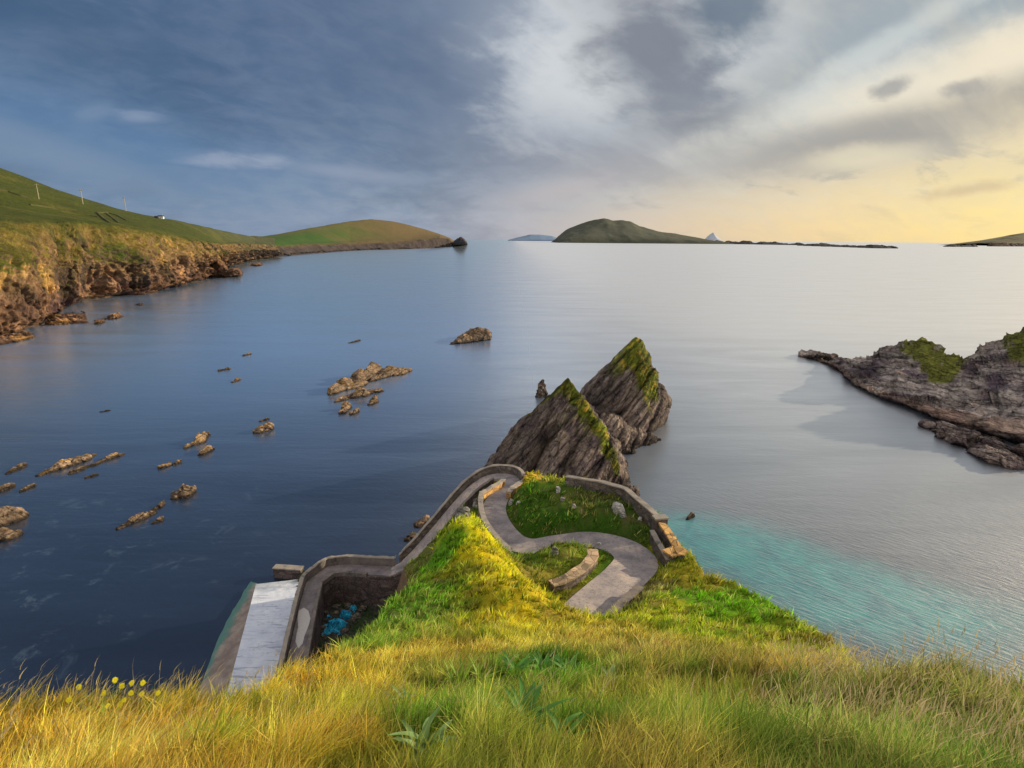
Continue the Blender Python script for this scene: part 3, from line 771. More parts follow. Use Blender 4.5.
# stack and shelves under the left cliffs
def coastrock(hpts, label, seed, vox=.8, amp=2.0, size=8, warm=.5, dark=.2, cat='rock'):
    def cf(v, n):
        b = fbm(v, 4, 4, .6, 4); a_ = fbm(v, 14, 3, .5, 6)
        c = L(136,104,84)[None]*(1+.5*b[:, None]); c = c+(L(198,150,92)-c)*(ss(0, .4, a_)*warm)[:, None]
        c = c*(1-dark); wet = ss(2.2, .5, v[:, 2]+b)[:, None]
        return c*(1-.65*wet)
    o = rock('rock', hpts, vox, amp, size, cf, M_COAST, strat=(.4, .5, .8), seed=seed)
    origin_to(o, np.mean([np.mean(h, axis=0) for h in hpts], axis=0)*np.array([1, 1, 0])); tag(o, label, cat)
coastrock([[P(205,277,-2),P(215,279,-2),P(228,279,-2),P(226,271,-2),P(208,272,-2),D(217,260,640),D(222,263,640),D(212,267,640),D(227,270,630)],
           [P(222,279,-2),P(243,275,-2),P(240,270,-2),P(224,272,-2),D(232,270,620),D(238,272,620)]], 'dark pointed stack with a low tail, at the foot of the distant left cliffs', 71, 1.0, 3.0, 10, .3, .3, 'sea stack')
coastrock([[P(-40,352,-2),P(0,350,-2),P(30,343,-2),P(46,335,-2),P(20,330,-2),P(-40,335,-2),P(0,340,2),P(30,336,1.6),P(-30,342,2)]], 'flat brown rock shelf at the foot of the cliffs, lowest at the left edge', 72, .5, 1.2, 5, .9, 0)
coastrock([[P(92,326,-1),P(106,324,-1),P(108,319,-1),P(94,321,-1),P(100,321,2.2)],[P(106,322,-1),P(124,318,-1),P(120,313,-1),P(108,316,-1),P(114,315,2.8),P(119,314,2)]], 'two joined orange brown slabs just off the cliff foot, left side of the bay', 73, .45, 1.0, 4, .9, 0)
coastrock([[P(40,329,-1),P(88,325,-1),P(86,313,-1),P(45,316,-1),P(60,319,2.4),P(78,317,3)]], 'rounded sandy boulder shelf touching the cliff foot at far left', 74, .5, 1.4, 5, 1, 0)
coastrock([[P(134,306,-1),P(146,305,-1),P(143,303,-1),P(136,303.5,-1),P(140,304,1.5)]], 'small pale rock just off the shore beyond the orange brown slabs', 75, .4, .5, 3, 1, 0)
coastrock([[P(250,266.5,-2),P(266,265.5,-2),P(262,263,-2),P(252,263.5,-2),P(257,264,5)]], 'low reddish rock off the far end of the left cliffs', 76, 1.5, 2, 9, .7, .1)

# right-hand promontory
def right_cols():
    # px, water py, low(py,z), mid(py,dadd), ridge(py,dadd), back
    T = [(798, 357, 355.5,.6, 354,4, 353,7), (812, 361, 357,1.0, 355,6, 353.5,10), (828, 367, 362,1.6, 358,9, 354.5,13), (842, 378, 370,2.2, 362,10, 356,16), (852, 388, 380,2.4, 368,12, 362,19),
         (868, 396, 389,2.2, 370,13, 358,22), (885, 403, 396,2.0, 368,15, 348,25), (903, 411, 403,2.0, 372,15, 340,26), (925, 419, 411,2.0, 378,16, 341,28),
         (945, 426, 417,2.2, 386,17, 349,30), (962, 431, 421,2.4, 390,18, 358,32), (975, 435, 424,2.6, 390,18, 358,33), (990, 440, 428,3, 386,19, 349,34), (1008, 446, 432,3.2, 380,20, 338,36),
         (1024, 452, 436,3.4, 376,21, 331,38), (1060, 462, 444,3.6, 372,22, 318,40), (1110, 475, 452,4, 370,24, 305,42), (1170, 490, 465,4, 380,26, 312,44)]
    cols = []
    for (px, w, lp, lz, mp_, md, rp, rd) in T:
        a = P(px, w, -1.5); d0 = float(np.dot(P(px, w, 0)-C0, cF))
        r = D(px, rp-4.5*(px > 850), d0+rd)
        bk = r+np.array([.3, .95, 0])*max(4, r[2]*.9)*1.0; bk[2] = r[2]*.55
        bb = r+np.array([.3, .95, 0])*max(8, r[2]*1.5); bb[2] = -2
        cols.append([a, P(px, lp, lz), D(px, mp_, d0+md), r, bk, bb])
    return cols
def right_disp(V, n, U, W):
    k = ss(.0, .1, W)
    q = V.copy()
    s_ = V[:, 0]*.35+V[:, 1]*.55+V[:, 2]*.75
    kv = np.array([.46, .3, .8])/np.linalg.norm([.46, .3, .8]); dn = V@kv
    al = (V-np.outer(dn, kv))*.15+np.outer(dn, kv)
    d = k*(fbm(V, 12, 4, .6, 81)*3.0 + ridged(al, 3.6, 5, .6, 82)*1.9 + ridged(V, 6, 5, .6, 83)*1.5)
    fo, ft, fe = facet(V, 5.5, 3, (.46, .3, .8), 3.6); fo2, ft2, fe2 = facet(V, 2.2, 5, (.46, .3, .8), 3.2)
    d = d*.7+k*(fo*1.9-fe*.9+fo2*.7-fe2*.4)
    soft = ss(.28, .12, W)*.5
    return V+n*(d*(1-soft))[:, None]
MOSSP = [(D(925, 362, 185), 1), (D(942, 368, 184), 1), (D(930, 352, 188), 1), (D(918, 350, 188), 1), (D(950, 360, 190), .8), (D(1026, 345, 182), 1), (D(1045, 345, 180), 1), (D(1070, 350, 178), 1), (D(1015, 340, 186), .8)]
def right_col(V, n, U, W):
    h = fbm(V, 3, 4, .6, 84); g = fbm(V, 11, 3, .5, 85)
    c = L(186,172,162)[None]*(1+.6*h[:, None])*(1-.5*ss(.15, -.4, ridged(V*np.array([.5, .5, 1.3]), 4, 4, .6, 89)))[:, None]; c = c+(L(112,98,106)-c)*ss(-.1, .3, g)[:, None]
    c = c+(L(206,176,158)-c)*ss(.2, .5, fbm(V*np.array([.4, .4, 1]), 3, 3, .5, 86))[:, None]*.8
    c = c+(L(178,146,124)-c)*(ss(.14, .20, W)*ss(.28, .21, W))[:, None]*.7
    # turf caps: just behind and below the crest at the two summits
    u = U; m = 0
    d = np.full(len(V), 1e9)
    for (px, py, rad) in ((912,346,3.0),(924,348,4.0),(934,362,3.6),(941,357,3.4),(946,370,3.2),(951,360,3.2),(938,375,2.6),(957,355,2.6),(1018,338,3.6),(1030,346,4.5),(1045,350,5),(1060,345,6),(1022,352,3.2)):
        rd = ray(px, py); rd = rd/np.linalg.norm(rd); w_ = V-C0; dd = np.linalg.norm(w_-np.outer(w_@rd, rd), axis=1)
        d = np.minimum(d, dd/rad)
    m = ss(1.15, .85, d+h*.5)[:, None]*ss(.1, .3, n[:, 2]+.2)[:, None]
    mc = L(124,126,58)*(1+.5*h[:, None])
    c = c+(mc-c)*m
    fo, ft, fe = facet(V, 5, 3, (.46, .3, .8), 3.6); fo2, ft2, fe2 = facet(V, 2.1, 5, (.46, .3, .8), 3.2)
    c = c*(1+(.32*ft+.25*ft2-.4*fe-.3*fe2)[:, None]*(1-m*.7))
    wet = ss(1.5, .3, V[:, 2]+h)[:, None]
    return c*(1-.75*wet)
RT = loft('promontory', right_cols(), 420, 170, M_RIGHT, right_col, right_disp, smooth=False)
tag(RT, 'layered grey rock promontory with two grassy summits at the right', None, None, 'structure')
def grey_colour(v, n):
    b = fbm(v, 2, 4, .6, 4); c = L(164,146,136)[None]*(1+.4*b[:, None]); c = c+(L(108,92,92)-c)*ss(-.1, .3, fbm(v, 6, 3, .5, 6))[:, None]
    return c*(1-.6*ss(1.0, .2, v[:, 2]+.3*b)[:, None])
o = rock('rock', [[P(912,423,-1),P(922,421,-1),P(940,424,-1),P(936,430,-1),P(920,430,-1),P(925,422,2),P(934,425,1.6)],
                  [P(925,430,-1),P(940,424,0),P(985,430,-1),P(975,452,-1),P(950,448,-1),P(945,431,2.5),P(975,436,2.8),P(960,440,2.4)],
                  [P(950,446,-1),P(985,432,0),P(1012,452,-1),P(1030,462,-1),P(1024,474,-1),P(990,468,-1),P(985,445,2.4),P(1012,460,2),P(985,458,1.6)]],
         .3, .7, 3.5, grey_colour, M_RIGHT, strat=(.46, .3, .8), stamp=1.0, sthick=1.2, seed=91, fstretch=3.5, fk=1.5)
origin_to(o, P(970, 448)); tag(o, 'low layered grey skerry lying in front of the right promontory', 'rock')
o = rock('rock', [[P(1000,452,-1),P(1030,462,-1),P(1070,470,-1),P(1070,450,-1),P(1020,440,-1),P(1020,446,3),P(1050,452,3.4)]], .3, .6, 3, grey_colour, M_RIGHT, strat=(.46, .3, .8), stamp=.8, sthick=1.2, seed=92)
origin_to(o, P(1030, 455)); tag(o, 'grey rock wedged between the skerry and the right promontory, at the right edge', 'rock')
o = rock('rock', [[P(799,358,-1),P(812,361,-1),P(832,362,-1),P(838,356,-1),P(812,353,-1),P(808,355,2),P(820,355,2.6),P(832,357,2.2)]], .4, 1.0, 3, lambda v, n: grey_colour(v, n)*.45, M_RIGHT, seed=93)
origin_to(o, P(818, 358)); tag(o, 'black jagged rock at the seaward tip of the right promontory', 'rock')

# ------------------------------------------------------------------ the headland under the viewpoint
# walkway centre line: (px, py, height above sea, half width)
PATH = [(575,628,22.7,1.5),(587,610,22.1,1.5),(607,591,21.5,1.5),(625,576,21.0,1.6),(636,562,20.6,1.7),(629,551,20.3,1.6),(612,543,20.0,1.45),(588,539,19.7,1.3),(560,542,19.4,1.25),
        (533,546,19.1,1.3),(513,541,18.8,1.35),(500,527,18.4,1.3),(494,512,17.9,1.25),(497,500,17.4,1.2),(506,491,16.9,1.15),(512,483,16.3,1.1),(507,477,15.9,1.05),(492,477,15.4,.95),(477,485,14.6,.9),
        (463,498,13.3,.9),(449,514,11.6,.9),(435,531,9.8,.9),(419,550,7.9,.95),(402,566,6.3,.95),(392,571,5.7,1.0),(345,568.5,5.0,1.0),(330,570,5.0,.95),(313,583,4.95,.85),(307.5,604,4.9,.85),(302,630,4.9,.85),(297,655,4.9,.85),(292,680,4.9,.85),(282,730,4.9,.85)]
def catmull(pts, step, straight=0):
    pts = np.asarray(pts, float); out = []
    n = len(pts)
    for i in range(n-1):
        if i >= n-1-straight:
            m = max(2, int(np.linalg.norm(pts[i+1][:3]-pts[i][:3])/step))
            for k in range(m): out.append(pts[i]+(pts[i+1]-pts[i])*k/m)
            continue
        p0 = pts[max(i-1, 0)]; p1 = pts[i]; p2 = pts[i+1]; p3 = pts[min(i+2, n-1)]
        m = max(2, int(np.linalg.norm(p2[:3]-p1[:3])/step))
        for k in range(m):
            t = k/m
            out.append(.5*((2*p1)+(-p0+p2)*t+(2*p0-5*p1+4*p2-p3)*t*t+(-p0+3*p1-3*p2+p3)*t**3))
    out.append(pts[-1]); return np.array(out)
path4 = np.array([list(P(a, b, c))+[w] for a, b, c, w in PATH])
PC = catmull(path4, .45, 9)
def poly_nearest(xy, line):
    """nearest point index/distance on an open polyline (line: n x k, xy first)"""
    best = np.full(len(xy), 1e9); val = np.zeros((len(xy), line.shape[1]))
    for a, b in zip(line[:-1], line[1:]):
        ab = b[:2]-a[:2]; L2 = ab@ab+1e-9
        t = np.clip(((xy-a[:2])@ab)/L2, 0, 1)
        q = a+(b-a)*t[:, None]
        d = np.hypot(xy[:, 0]-q[:, 0], xy[:, 1]-q[:, 1])
        m = d < best; best[m] = d[m]; val[m] = q[m]
    return best, val
def inside(xy, poly):
    x, y = xy[:, 0], xy[:, 1]; c = np.zeros(len(xy), bool)
    j = len(poly)-1
    for i in range(len(poly)):
        xi, yi = poly[i][:2]; xj, yj = poly[j][:2]
        c ^= ((yi > y) != (yj > y)) & (x < (xj-xi)*(y-yi)/(yj-yi+1e-12)+xi); j = i
    return c
# ground survey points (px, py, distance along the view axis)
CTRL = [(512,768,2.3),(256,768,2.4),(0,768,2.5),(768,768,2.4),(1024,768,2.5),
 (0,720,3.6),(60,690,4.6),(120,700,4.6),(200,704,4.8),(300,700,5.2),(380,715,4.4),(512,712,4.4),(620,715,4.6),(760,712,4.4),(880,715,3.6),(1010,725,3.6),
 (330,680,7.0),(420,680,7.5),(520,680,7.0),(620,680,7.0),(720,685,6.5),(800,670,6.6),(860,664,5.9),(940,654,5.1),(1024,676,4.6),
 (400,655,11),(512,655,10),(600,654,10.5),(690,662,9.5),(770,664,9),
 (360,645,14),(430,628,18),(500,632,17),(560,640,16),(620,640,15.5),(660,645,14),
 (385,615,24),(430,595,27),(480,602,26),(520,618,23),(560,626,22),(595,630,21.5),
 (415,580,32),(440,560,35),(470,560,34),(500,583,31),(530,600,28),(555,615,25.5),
 (445,540,39),(467,528,41.5),(485,545,39.5),(500,565,36.5),
 (640,610,30),(660,595,33),(690,572,39.5),(720,580,37),(755,600,31),(700,600,31.5),(740,618,27),(790,625,25.5),(700,635,23),(770,645,20),(830,647,20),(655,625,24),
 ]
gp = [D(*c) for c in CTRL]
ZP = [(520,500,18.4),(535,497,19.2),(560,490,19.6),(560,515,20.4),(540,522,19.8),(585,500,20.6),(610,505,20.9),(600,525,20.4),(640,512,20.9),(640,530,20.6),(660,535,20.8),(672,560,21.2),(655,525,20.9),
      (518,507,18.6),(535,530,19.4),(565,528,20.0),
      (560,545,20.9),(545,553,20.7),(575,550,21.2),(592,556,20.9),(520,563,20.0),(535,570,20.8),(560,580,21.4),(545,586,21.4),(580,569,21.2),
      (473,499,12.0),(484,492,13.2),(463,507,12.0),(478,518,14.8),(487,534,16.4),(495,550,17.8),(455,520,12.0),(470,540,14.5)]
gp += [P(*c) for c in ZP]
gp += [np.array(p) for p in ((0,0,43.35),(4,0,43.4),(-4,0,43.2),(0,-6,43.9),(9,-5,43.8),(-9,-5,43.6),(0,-14,44.5),(14,-12,44.5),(-14,-12,44.5))]
for q in PC[::6]:
    if q[2] > 4.8: gp.append(q[:3])
gp = np.array(gp)
def _k(r): return np.sqrt(r*r+1.0)
def _warp(xy):     # perspective-friendly metric so close points do not swamp far ones
    return xy
dm = np.hypot(gp[:, None, 0]-gp[None, :, 0], gp[:, None, 1]-gp[None, :, 1])
A_ = -_k(dm); A_ += np.diag(np.full(len(gp), .06))
n_ = len(gp); Pm = np.c_[np.ones(n_), gp[:, :2]]
S_ = np.block([[A_, Pm], [Pm.T, np.zeros((3, 3))]])
sol = np.linalg.solve(S_, np.r_[gp[:, 2], np.zeros(3)])
def rbf(xy):
    out = np.zeros(len(xy))
    for i in range(0, len(xy), 20000):
        b = xy[i:i+20000]
        d = np.hypot(b[:, None, 0]-gp[None, :, 0], b[:, None, 1]-gp[None, :, 1])
        out[i:i+20000] = -_k(d)@sol[:n_]+sol[n_]+b@sol[n_+1:]
    return out
off = 1.62
def side(i0, i1, s, extra):      # a line beside the walkway
    seg = PC[i0:i1]; t = np.gradient(seg[:, :2], axis=0); t /= np.linalg.norm(t, axis=1)[:, None]
    nrm = np.c_[-t[:, 1], t[:, 0]]
    return np.c_[seg[:, :2]+nrm*s*(seg[:, 3:4]+extra), seg[:, 2]]
def pci(px, py, z):              # index on the walkway nearest a surveyed point
    p = P(px, py, z); return int(np.argmin(np.linalg.norm(PC[:, :3]-p, axis=1)))
iH0 = pci(513, 482, 16.3); iH1 = pci(402, 565, 6.3); iD = pci(384, 571, 5.5); iE = len(PC)-1
sea_edge = side(iH0, iH1+1, -1, .05)      # seaward edge of the hairpin and the lower walkway
_t = P(476, 474, 15)[:2]
if np.min(np.hypot(*(sea_edge[:, :2]-_t).T)) > 3.2: sea_edge = side(iH0, iH1+1, 1, .05)
SEA_S = -1 if np.allclose(sea_edge, side(iH0, iH1+1, -1, .05)) else 1
E = lambda px, py, d: D(px, py, d)[:2]
edgeL = [(-30, -20), (-14, -2), E(-60, 700, 4.6), E(0, 690, 5.4), E(60, 681, 5.6), E(130, 690, 5.6), E(200, 697, 6.0), E(262, 688, 7.0), E(300, 668, 9.5), E(338, 643, 14.5), E(372, 612, 23.5), E(405, 583, 31), E(425, 560, 36), E(440, 545, 40)]
# between the pit and the walkway the turf edge meets the walkway
join = [PC[iH1][:2]]
seaside = [q[:2] for q in sea_edge[::-1]]
edgeR = [P(524,485,16.5)[:2], P(533,474,16)[:2]+np.array([0,.5]), P(548,483,17.5)[:2], P(566,478,19.2)[:2], P(600,484,20.3)[:2], P(628,493,20.6)[:2], P(662,519,20.8)[:2], P(672,535,20.9)[:2], P(688,556,21.2)[:2],
         E(704,566,39.5), E(740,583,36), E(770,603,31.5), E(806,627,26.3), E(840,648,21), E(846,659,10), E(850,660,7.6), E(890,650,6.2), E(940,645,5.6), E(990,655,5.2), E(1040,676,5.0), E(1100,700,5), (14, 0), (30, -20)]
LAND = [np.array(p, float) for p in edgeL+join+seaside+edgeR]
LANDc = np.array(LAND+[LAND[0]])
CREST = np.array([D(*q) for q in ((466,527,42),(476,545,39),(490,565,35),(505,585,31),(520,605,26))])
_ga = side(pci(503, 478, 15.8), pci(452, 510, 11.9), -SEA_S, .22)[:, :2]
GULLY = [p for p in _ga]+[P(463, 514, 12)[:2], P(474, 507, 14)[:2], P(479.5, 505, 17.7)[:2]+np.array([-.25, 0]), P(481, 498, 17.5)[:2]+np.array([-.3, .1]), P(489.5, 492, 17.2)[:2]+np.array([-.2, .3]), P(499, 487.5, 16.9)[:2]+np.array([-.1, .3])]
def nzg(xy): return fbm(np.c_[xy, xy[:, 0]*0], 1.2, 3, .6, 108)*.5
def ground(xy, detail=True):
    xy = np.asarray(xy, float)
    ins = inside(xy, LAND)
    d, q = poly_nearest(xy, LANDc)
    base = xy.copy(); base[~ins] = q[~ins][:, :2]
    z = rbf(base)
    r = np.hypot(xy[:, 0], xy[:, 1])
    p3 = np.c_[xy, np.zeros(len(xy))]
    if detail:
        a = np.clip(r/12, .12, 1.0)
        z = z - .34*ss(2.2, 3.6, r)*ss(60, 16, r)
        z = z + fbm(p3, 5.5, 4, .5, 101)*(.45+.35*ss(18, 28, r))*a*np.clip((r-2)/8, .1, 1) + fbm(p3, 1.1, 3, .55, 103)*.26*np.clip(r/8, .45, 1)
        z = z + np.maximum(ridged(p3, 1.7, 3, .5, 104), 0)*.16*np.clip(r/15, .2, 1)
    cd_, _ = poly_nearest(xy, CREST); z = z + 1.15*ss(3.8, 0, cd_)*ss(16, 24, r)
    z = z + ss(2.5, 4, r)*ss(16, 9, r)*np.maximum(fbm(p3, 1.5, 3, .5, 106), -.1)*.30
    # carve the walkway
    pd, pq = poly_nearest(xy, PC)
    w = ss(1.0, .25, pd-pq[:, 3])
    low = pq[:, 2]-.09
    z = z*(1-w)+low*w
    # gully between the two arms of the hairpin
    gm = inside(xy, GULLY)
    z = np.where(gm, np.minimum(z, pq[:, 2]-2.9+nzg(xy)), z)
    # keep ground near the path from rising too abruptly
    # seaward drop
    steep = np.where(r < 14, 1.9, 3.2)
    nz = fbm(np.c_[xy, z*.3], 3.0, 4, .55, 107)*.8
    z = np.where(ins, z, z-d*steep+nz*ss(.3, 2, d)*1.5)
    return np.maximum(z, -3), ins, d, pd-pq[:, 3]
nA, nR = 920, 520
ang = np.radians(np.linspace(-100, 100, nA)); rr = .35*(112/.35)**np.linspace(0, 1, nR)
AA, RR = np.meshgrid(ang, rr, indexing='ij')
XY = np.c_[(RR*np.sin(AA)).ravel(), (RR*np.cos(AA)).ravel()]
Z, INS, DE, DP = ground(XY)
# colour survey: (px, py, d) -> sRGB of the sward there
CC = [(0,730,3.5,(206,170,66)),(100,720,4,(200,164,62)),(100,768,2.4,(208,172,76)),(220,730,4,(194,160,64)),(300,720,4.5,(150,144,44)),(300,768,2.4,(186,154,60)),(240,740,3.2,(96,122,34)),
 (380,700,6,(150,144,46)),(450,740,3.2,(96,126,40)),(520,768,2.4,(156,150,62)),(520,700,5,(118,138,44)),(560,730,3.4,(88,120,36)),(620,720,4.3,(110,126,42)),(640,768,2.4,(170,148,70)),
 (700,720,4.3,(150,124,66)),(700,690,6,(140,128,50)),(760,740,3.2,(104,118,48)),(800,700,4.5,(122,104,50)),(860,720,3.5,(78,100,38)),(850,768,2.4,(110,112,56)),(940,740,3,(62,98,36)),(1010,740,3,(54,84,30)),(940,665,5.1,(150,140,80)),(860,672,5.5,(128,122,66)),(1010,690,4.5,(140,132,76)),
 (330,670,9,(186,150,52)),(380,655,12,(196,160,60)),(420,650,12,(198,160,70)),(460,660,9,(130,124,50)),(512,660,9,(66,104,28)),(560,655,10,(74,110,28)),(600,650,11,(140,130,50)),(640,650,12,(172,142,80)),(700,655,10,(150,130,60)),(770,655,9,(160,130,66)),
 (360,632,17,(110,130,44)),(400,610,24,(92,126,40)),(430,620,20,(126,140,44)),(430,585,29,(84,120,30)),(445,555,36,(100,150,30)),(470,620,20,(170,150,46)),(465,580,31,(140,140,40)),(520,620,22,(190,168,34)),(560,625,22,(170,150,50)),(600,632,20,(190,156,70)),
 (480,570,33,(200,178,30)),(500,590,30,(206,184,36)),(465,531,41,(196,196,36)),(490,556,37,(200,184,30)),
 (700,590,33,(100,150,22)),(740,600,30,(104,150,26)),(760,625,25,(140,142,36)),(700,620,25,(132,140,30)),(660,605,30,(150,150,36)),(740,640,20,(156,146,44)),(810,640,21,(150,136,50)),(690,572,39,(150,140,40)),
 ]
CP = [(D(a,b,c), k) for a, b, c, k in CC]
CP += [(P(a,b,c), k) for a, b, c, k in [(530,510,19,(64,96,26)),(560,500,20,(88,104,40)),(600,505,20.6,(84,92,44)),(600,527,20,(56,88,24)),(640,520,21,(70,90,36)),(560,527,20,(52,86,22)),(540,500,19,(70,100,30)),(515,500,18,(66,102,24)),
      (535,572,21.6,(140,130,50)),(560,548,21.6,(110,120,40)),(590,556,21.3,(120,130,36)),(605,560,21,(80,112,26)),(560,590,22.4,(130,128,36)),(525,560,20.5,(96,120,34)),(470,515,14,(110,116,54)),(487,534,16.6,(120,112,60)),(640,600,22,(130,120,70)),(672,560,21,(150,150,40)),(540,480,17,(190,170,40))]]
cxy = np.array([p[:2] for p, _ in CP]); ccol = np.array([L(*k) for _, k in CP])
def warp(xy):
    r = np.hypot(xy[:, 0], xy[:, 1])+.3
    return np.c_[np.arctan2(xy[:, 0], xy[:, 1])*2.2, np.log(r)*1.6]
cw = warp(cxy)
def sward(xy):
    out = np.zeros((len(xy), 3))
    for i in range(0, len(xy), 40000):
        b = xy[i:i+40000]
        p3 = np.c_[b, np.zeros(len(b))]; r = np.hypot(b[:, 0], b[:, 1])
        jit = np.c_[fbm(p3, 1.2, 3, .6, 111), fbm(p3, 1.2, 3, .6, 113)]*.10
        w_ = warp(b)+jit
        d2 = ((w_[:, None, :]-cw[None])**2).sum(2)+.0015
        k = 1/d2**2.8
        out[i:i+40000] = (k@ccol)/k.sum(1)[:, None]*2.45
    return out
SW = sward(XY)
V = np.c_[XY, Z]
M_TURF = vcol_mat('turf', .25, .45, bumpd=.35, rough=1.0, spec=.05)
TERR = mesh_obj('ground', V, grid_faces(nA, nR)[:, ::-1].copy(), M_TURF, smooth=True)
nn = vnormals(TERR.data)
if nn[:, 2].mean() < 0: TERR.data.flip_normals(); nn = -nn
h1 = fbm(V, .8, 4, .6, 121)
rockc = L(128,106,84)[None]*(1+.5*h1[:, None])
steepm = ss(.52, .30, nn[:, 2]+.15*h1)*ss(8, 16, np.hypot(V[:, 0], V[:, 1]))
steepm = np.maximum(steepm, (~INS)*ss(1.2, 3.0, DE)*ss(8, 16, np.hypot(V[:, 0], V[:, 1])))
base = SW*.36*(1+.55*fbm(V, .55, 4, .65, 123))[:, None]
soil = ss(.08, .34, fbm(V*np.array([1, 1, 0]), 2.6, 4, .6, 125))*ss(12, 22, np.hypot(V[:, 0], V[:, 1]))*.4
base = base+(L(124,98,74)-base)*soil[:, None]
cc = base+(rockc-base)*steepm[:, None]
verge = ss(.55, .05, DP)[:, None]*ss(-.5, 0, DP)[:, None]
cc = cc*(1-.25*verge)
set_col(TERR.data, cc)
tag(TERR, 'steep grassy headland falling from the viewpoint to the walled path', None, None, 'structure')
bm_bvh = BVHTree.FromPolygons([tuple(v) for v in V], [tuple(f) for f in grid_faces(nA, nR)[:, ::-1]])
def gz(x, y):
    h = bm_bvh.ray_cast(Vector((x, y, 80)), Vector((0, 0, -1)))
    return h[0].z if h[0] else 0.0
def hit(px, py, bvh=None):
    r = Vector(ray(px, py)).normalized(); h = (bvh or bm_bvh).ray_cast(Vector(C0), r)
    return h[0]

# ------------------------------------------------------------------ walkway
def path_material():
    m, t, out = material('worn_concrete_path')
    pos = t.new('ShaderNodeNewGeometry').outputs['Position']
    a = t.noise(pos, .5, 5, .6); b = t.noise(pos, 4.5, 5, .7); c = t.noise(pos, 28, 3, .7)
    col = t.ramp(a, [(.3, lin(120,112,114)), (.5, lin(154,144,142)), (.68, lin(190,172,158))])
    vo = t.new('ShaderNodeTexVoronoi', {'Scale': .2, 'Vector': pos}, feature='DISTANCE_TO_EDGE'); col = t.mix(t.mapr(vo.outputs['Distance'], .02, .0, 0, .25), col, lin(90,86,86))
    col = t.mix(t.mapr(b, .52, .62, 0, .55), col, lin(96,92,96))
    col = t.mix(t.mapr(c, .58, .66, 0, .5), col, lin(186,178,166))
    col = t.mix(t.mapr(b, .36, .30, 0, .6), col, lin(170,160,146))
    principled(t, out, col, .85, .25, bump(t, c, .5, .03))
    return m
M_PATH = path_material()
def masonry(name, c1, c2, mortar, sc=1.0, wet=0.0, rough=.9, brick=True):
    m, t, out = material(name)
    g = t.new('ShaderNodeNewGeometry'); pos = g.outputs['Position']; nor = g.outputs['Normal']
    x, y, z = t.new('ShaderNodeSeparateXYZ', {0: pos}).outputs
    nx, ny, nz = t.new('ShaderNodeSeparateXYZ', {0: nor}).outputs
    n1 = t.noise(pos, .9, 5, .65); n2 = t.noise(pos, 7, 4, .7)
    vor = t.new('ShaderNodeTexVoronoi', feature='DISTANCE_TO_EDGE'); vor.inputs['Scale'].default_value = 1.5/sc
    mp = t.new('ShaderNodeMapping', {'Vector': pos}); mp.inputs['Scale'].default_value = (1, 1, 1.8)
    t.set(vor.inputs['Vector'], mp.outputs[0])
    v2 = t.new('ShaderNodeTexVoronoi', feature='F1'); v2.inputs['Scale'].default_value = 1.5/sc; t.set(v2.inputs['Vector'], mp.outputs[0])
    tone = t.new('ShaderNodeSeparateXYZ', {0: v2.outputs['Color']}).outputs[0]
    edge = t.mapr(vor.outputs['Distance'], .0, .07, 1, 0)
    col = t.mix(t.mapr(n1, .3, .7, 0, 1), c1, c2)
    dk = t.mapr(tone, 0, 1, .55, 1.35, False)
    dkv = t.new('ShaderNodeCombineXYZ', {0: dk, 1: dk, 2: dk}).outputs[0]
    if brick:
        col = t.mix(1, col, dkv, 'MULTIPLY'); col = t.mix(t.math('MULTIPLY', edge, .9), col, mortar)
    col = t.mix(t.mapr(n2, .56, .68, 0, .55), col, lin(176,168,150))
    col = t.mix(t.mapr(n1, .42, .32, 0, .6), col, lin(62,58,58))
    h = t.math('ADD', t.math('MULTIPLY', n2, .5), t.math('MULTIPLY', t.math('SUBTRACT', 1, edge), .5 if brick else 0.0))
    principled(t, out, col, rough, .25, bump(t, h, .8, .06))
    return m
M_WALL = masonry('old_stone_wall', lin(98,88,84), lin(122,110,100), lin(62,56,56))
M_CAP = masonry('wall_coping', lin(136,128,120), lin(164,152,138), lin(130,120,110), brick=False)
M_HARB = masonry('harbour_masonry', lin(82,70,70), lin(104,90,84), lin(50,46,48), 1.5)
M_WARM = masonry('sunlit_wall', lin(190,150,92), lin(206,160,96), lin(120,90,60))  # warm sunlight on the stone put into the wall colour
M_CONC = masonry('weathered_concrete', lin(100,92,90), lin(128,118,110), lin(90,84,80), brick=False)
def ribbon(name, line, mat, thick=.3, lift=0.0):
    """a road sheet of real thickness along line (x, y, z, halfwidth)"""
    t = np.gradient(line[:, :2], axis=0); t /= np.linalg.norm(t, axis=1)[:, None]
    nrm = np.c_[-t[:, 1], t[:, 0]]
    W5 = (-1, -.5, 0, .5, 1); rows = []
    for w in W5: rows.append(np.c_[line[:, :2]+nrm*w*line[:, 3:4], line[:, 2]+lift+.03*(1-abs(w))])
    top = np.stack(rows, 1); n = len(line)
    v = top.reshape(-1, 3); bot = np.stack([rows[0]-[0, 0, thick], rows[-1]-[0, 0, thick]], 1).reshape(-1, 3)
    f = [tuple(q) for q in grid_faces(n, 5)]
    b0 = len(v)
    for i in range(n-1):
        f.append((i*5, (i+1)*5, b0+2*(i+1), b0+2*i)); f.append((i*5+4, b0+2*i+1, b0+2*(i+1)+1, (i+1)*5+4))
    o = mesh_obj(name, np.r_[v, bot], f, mat); o.data.update(); return o
PTH = ribbon('path', PC[:iD+1], M_PATH); tag(PTH, 'grey concrete walkway winding down the headland between stone walls', None, None, 'structure')

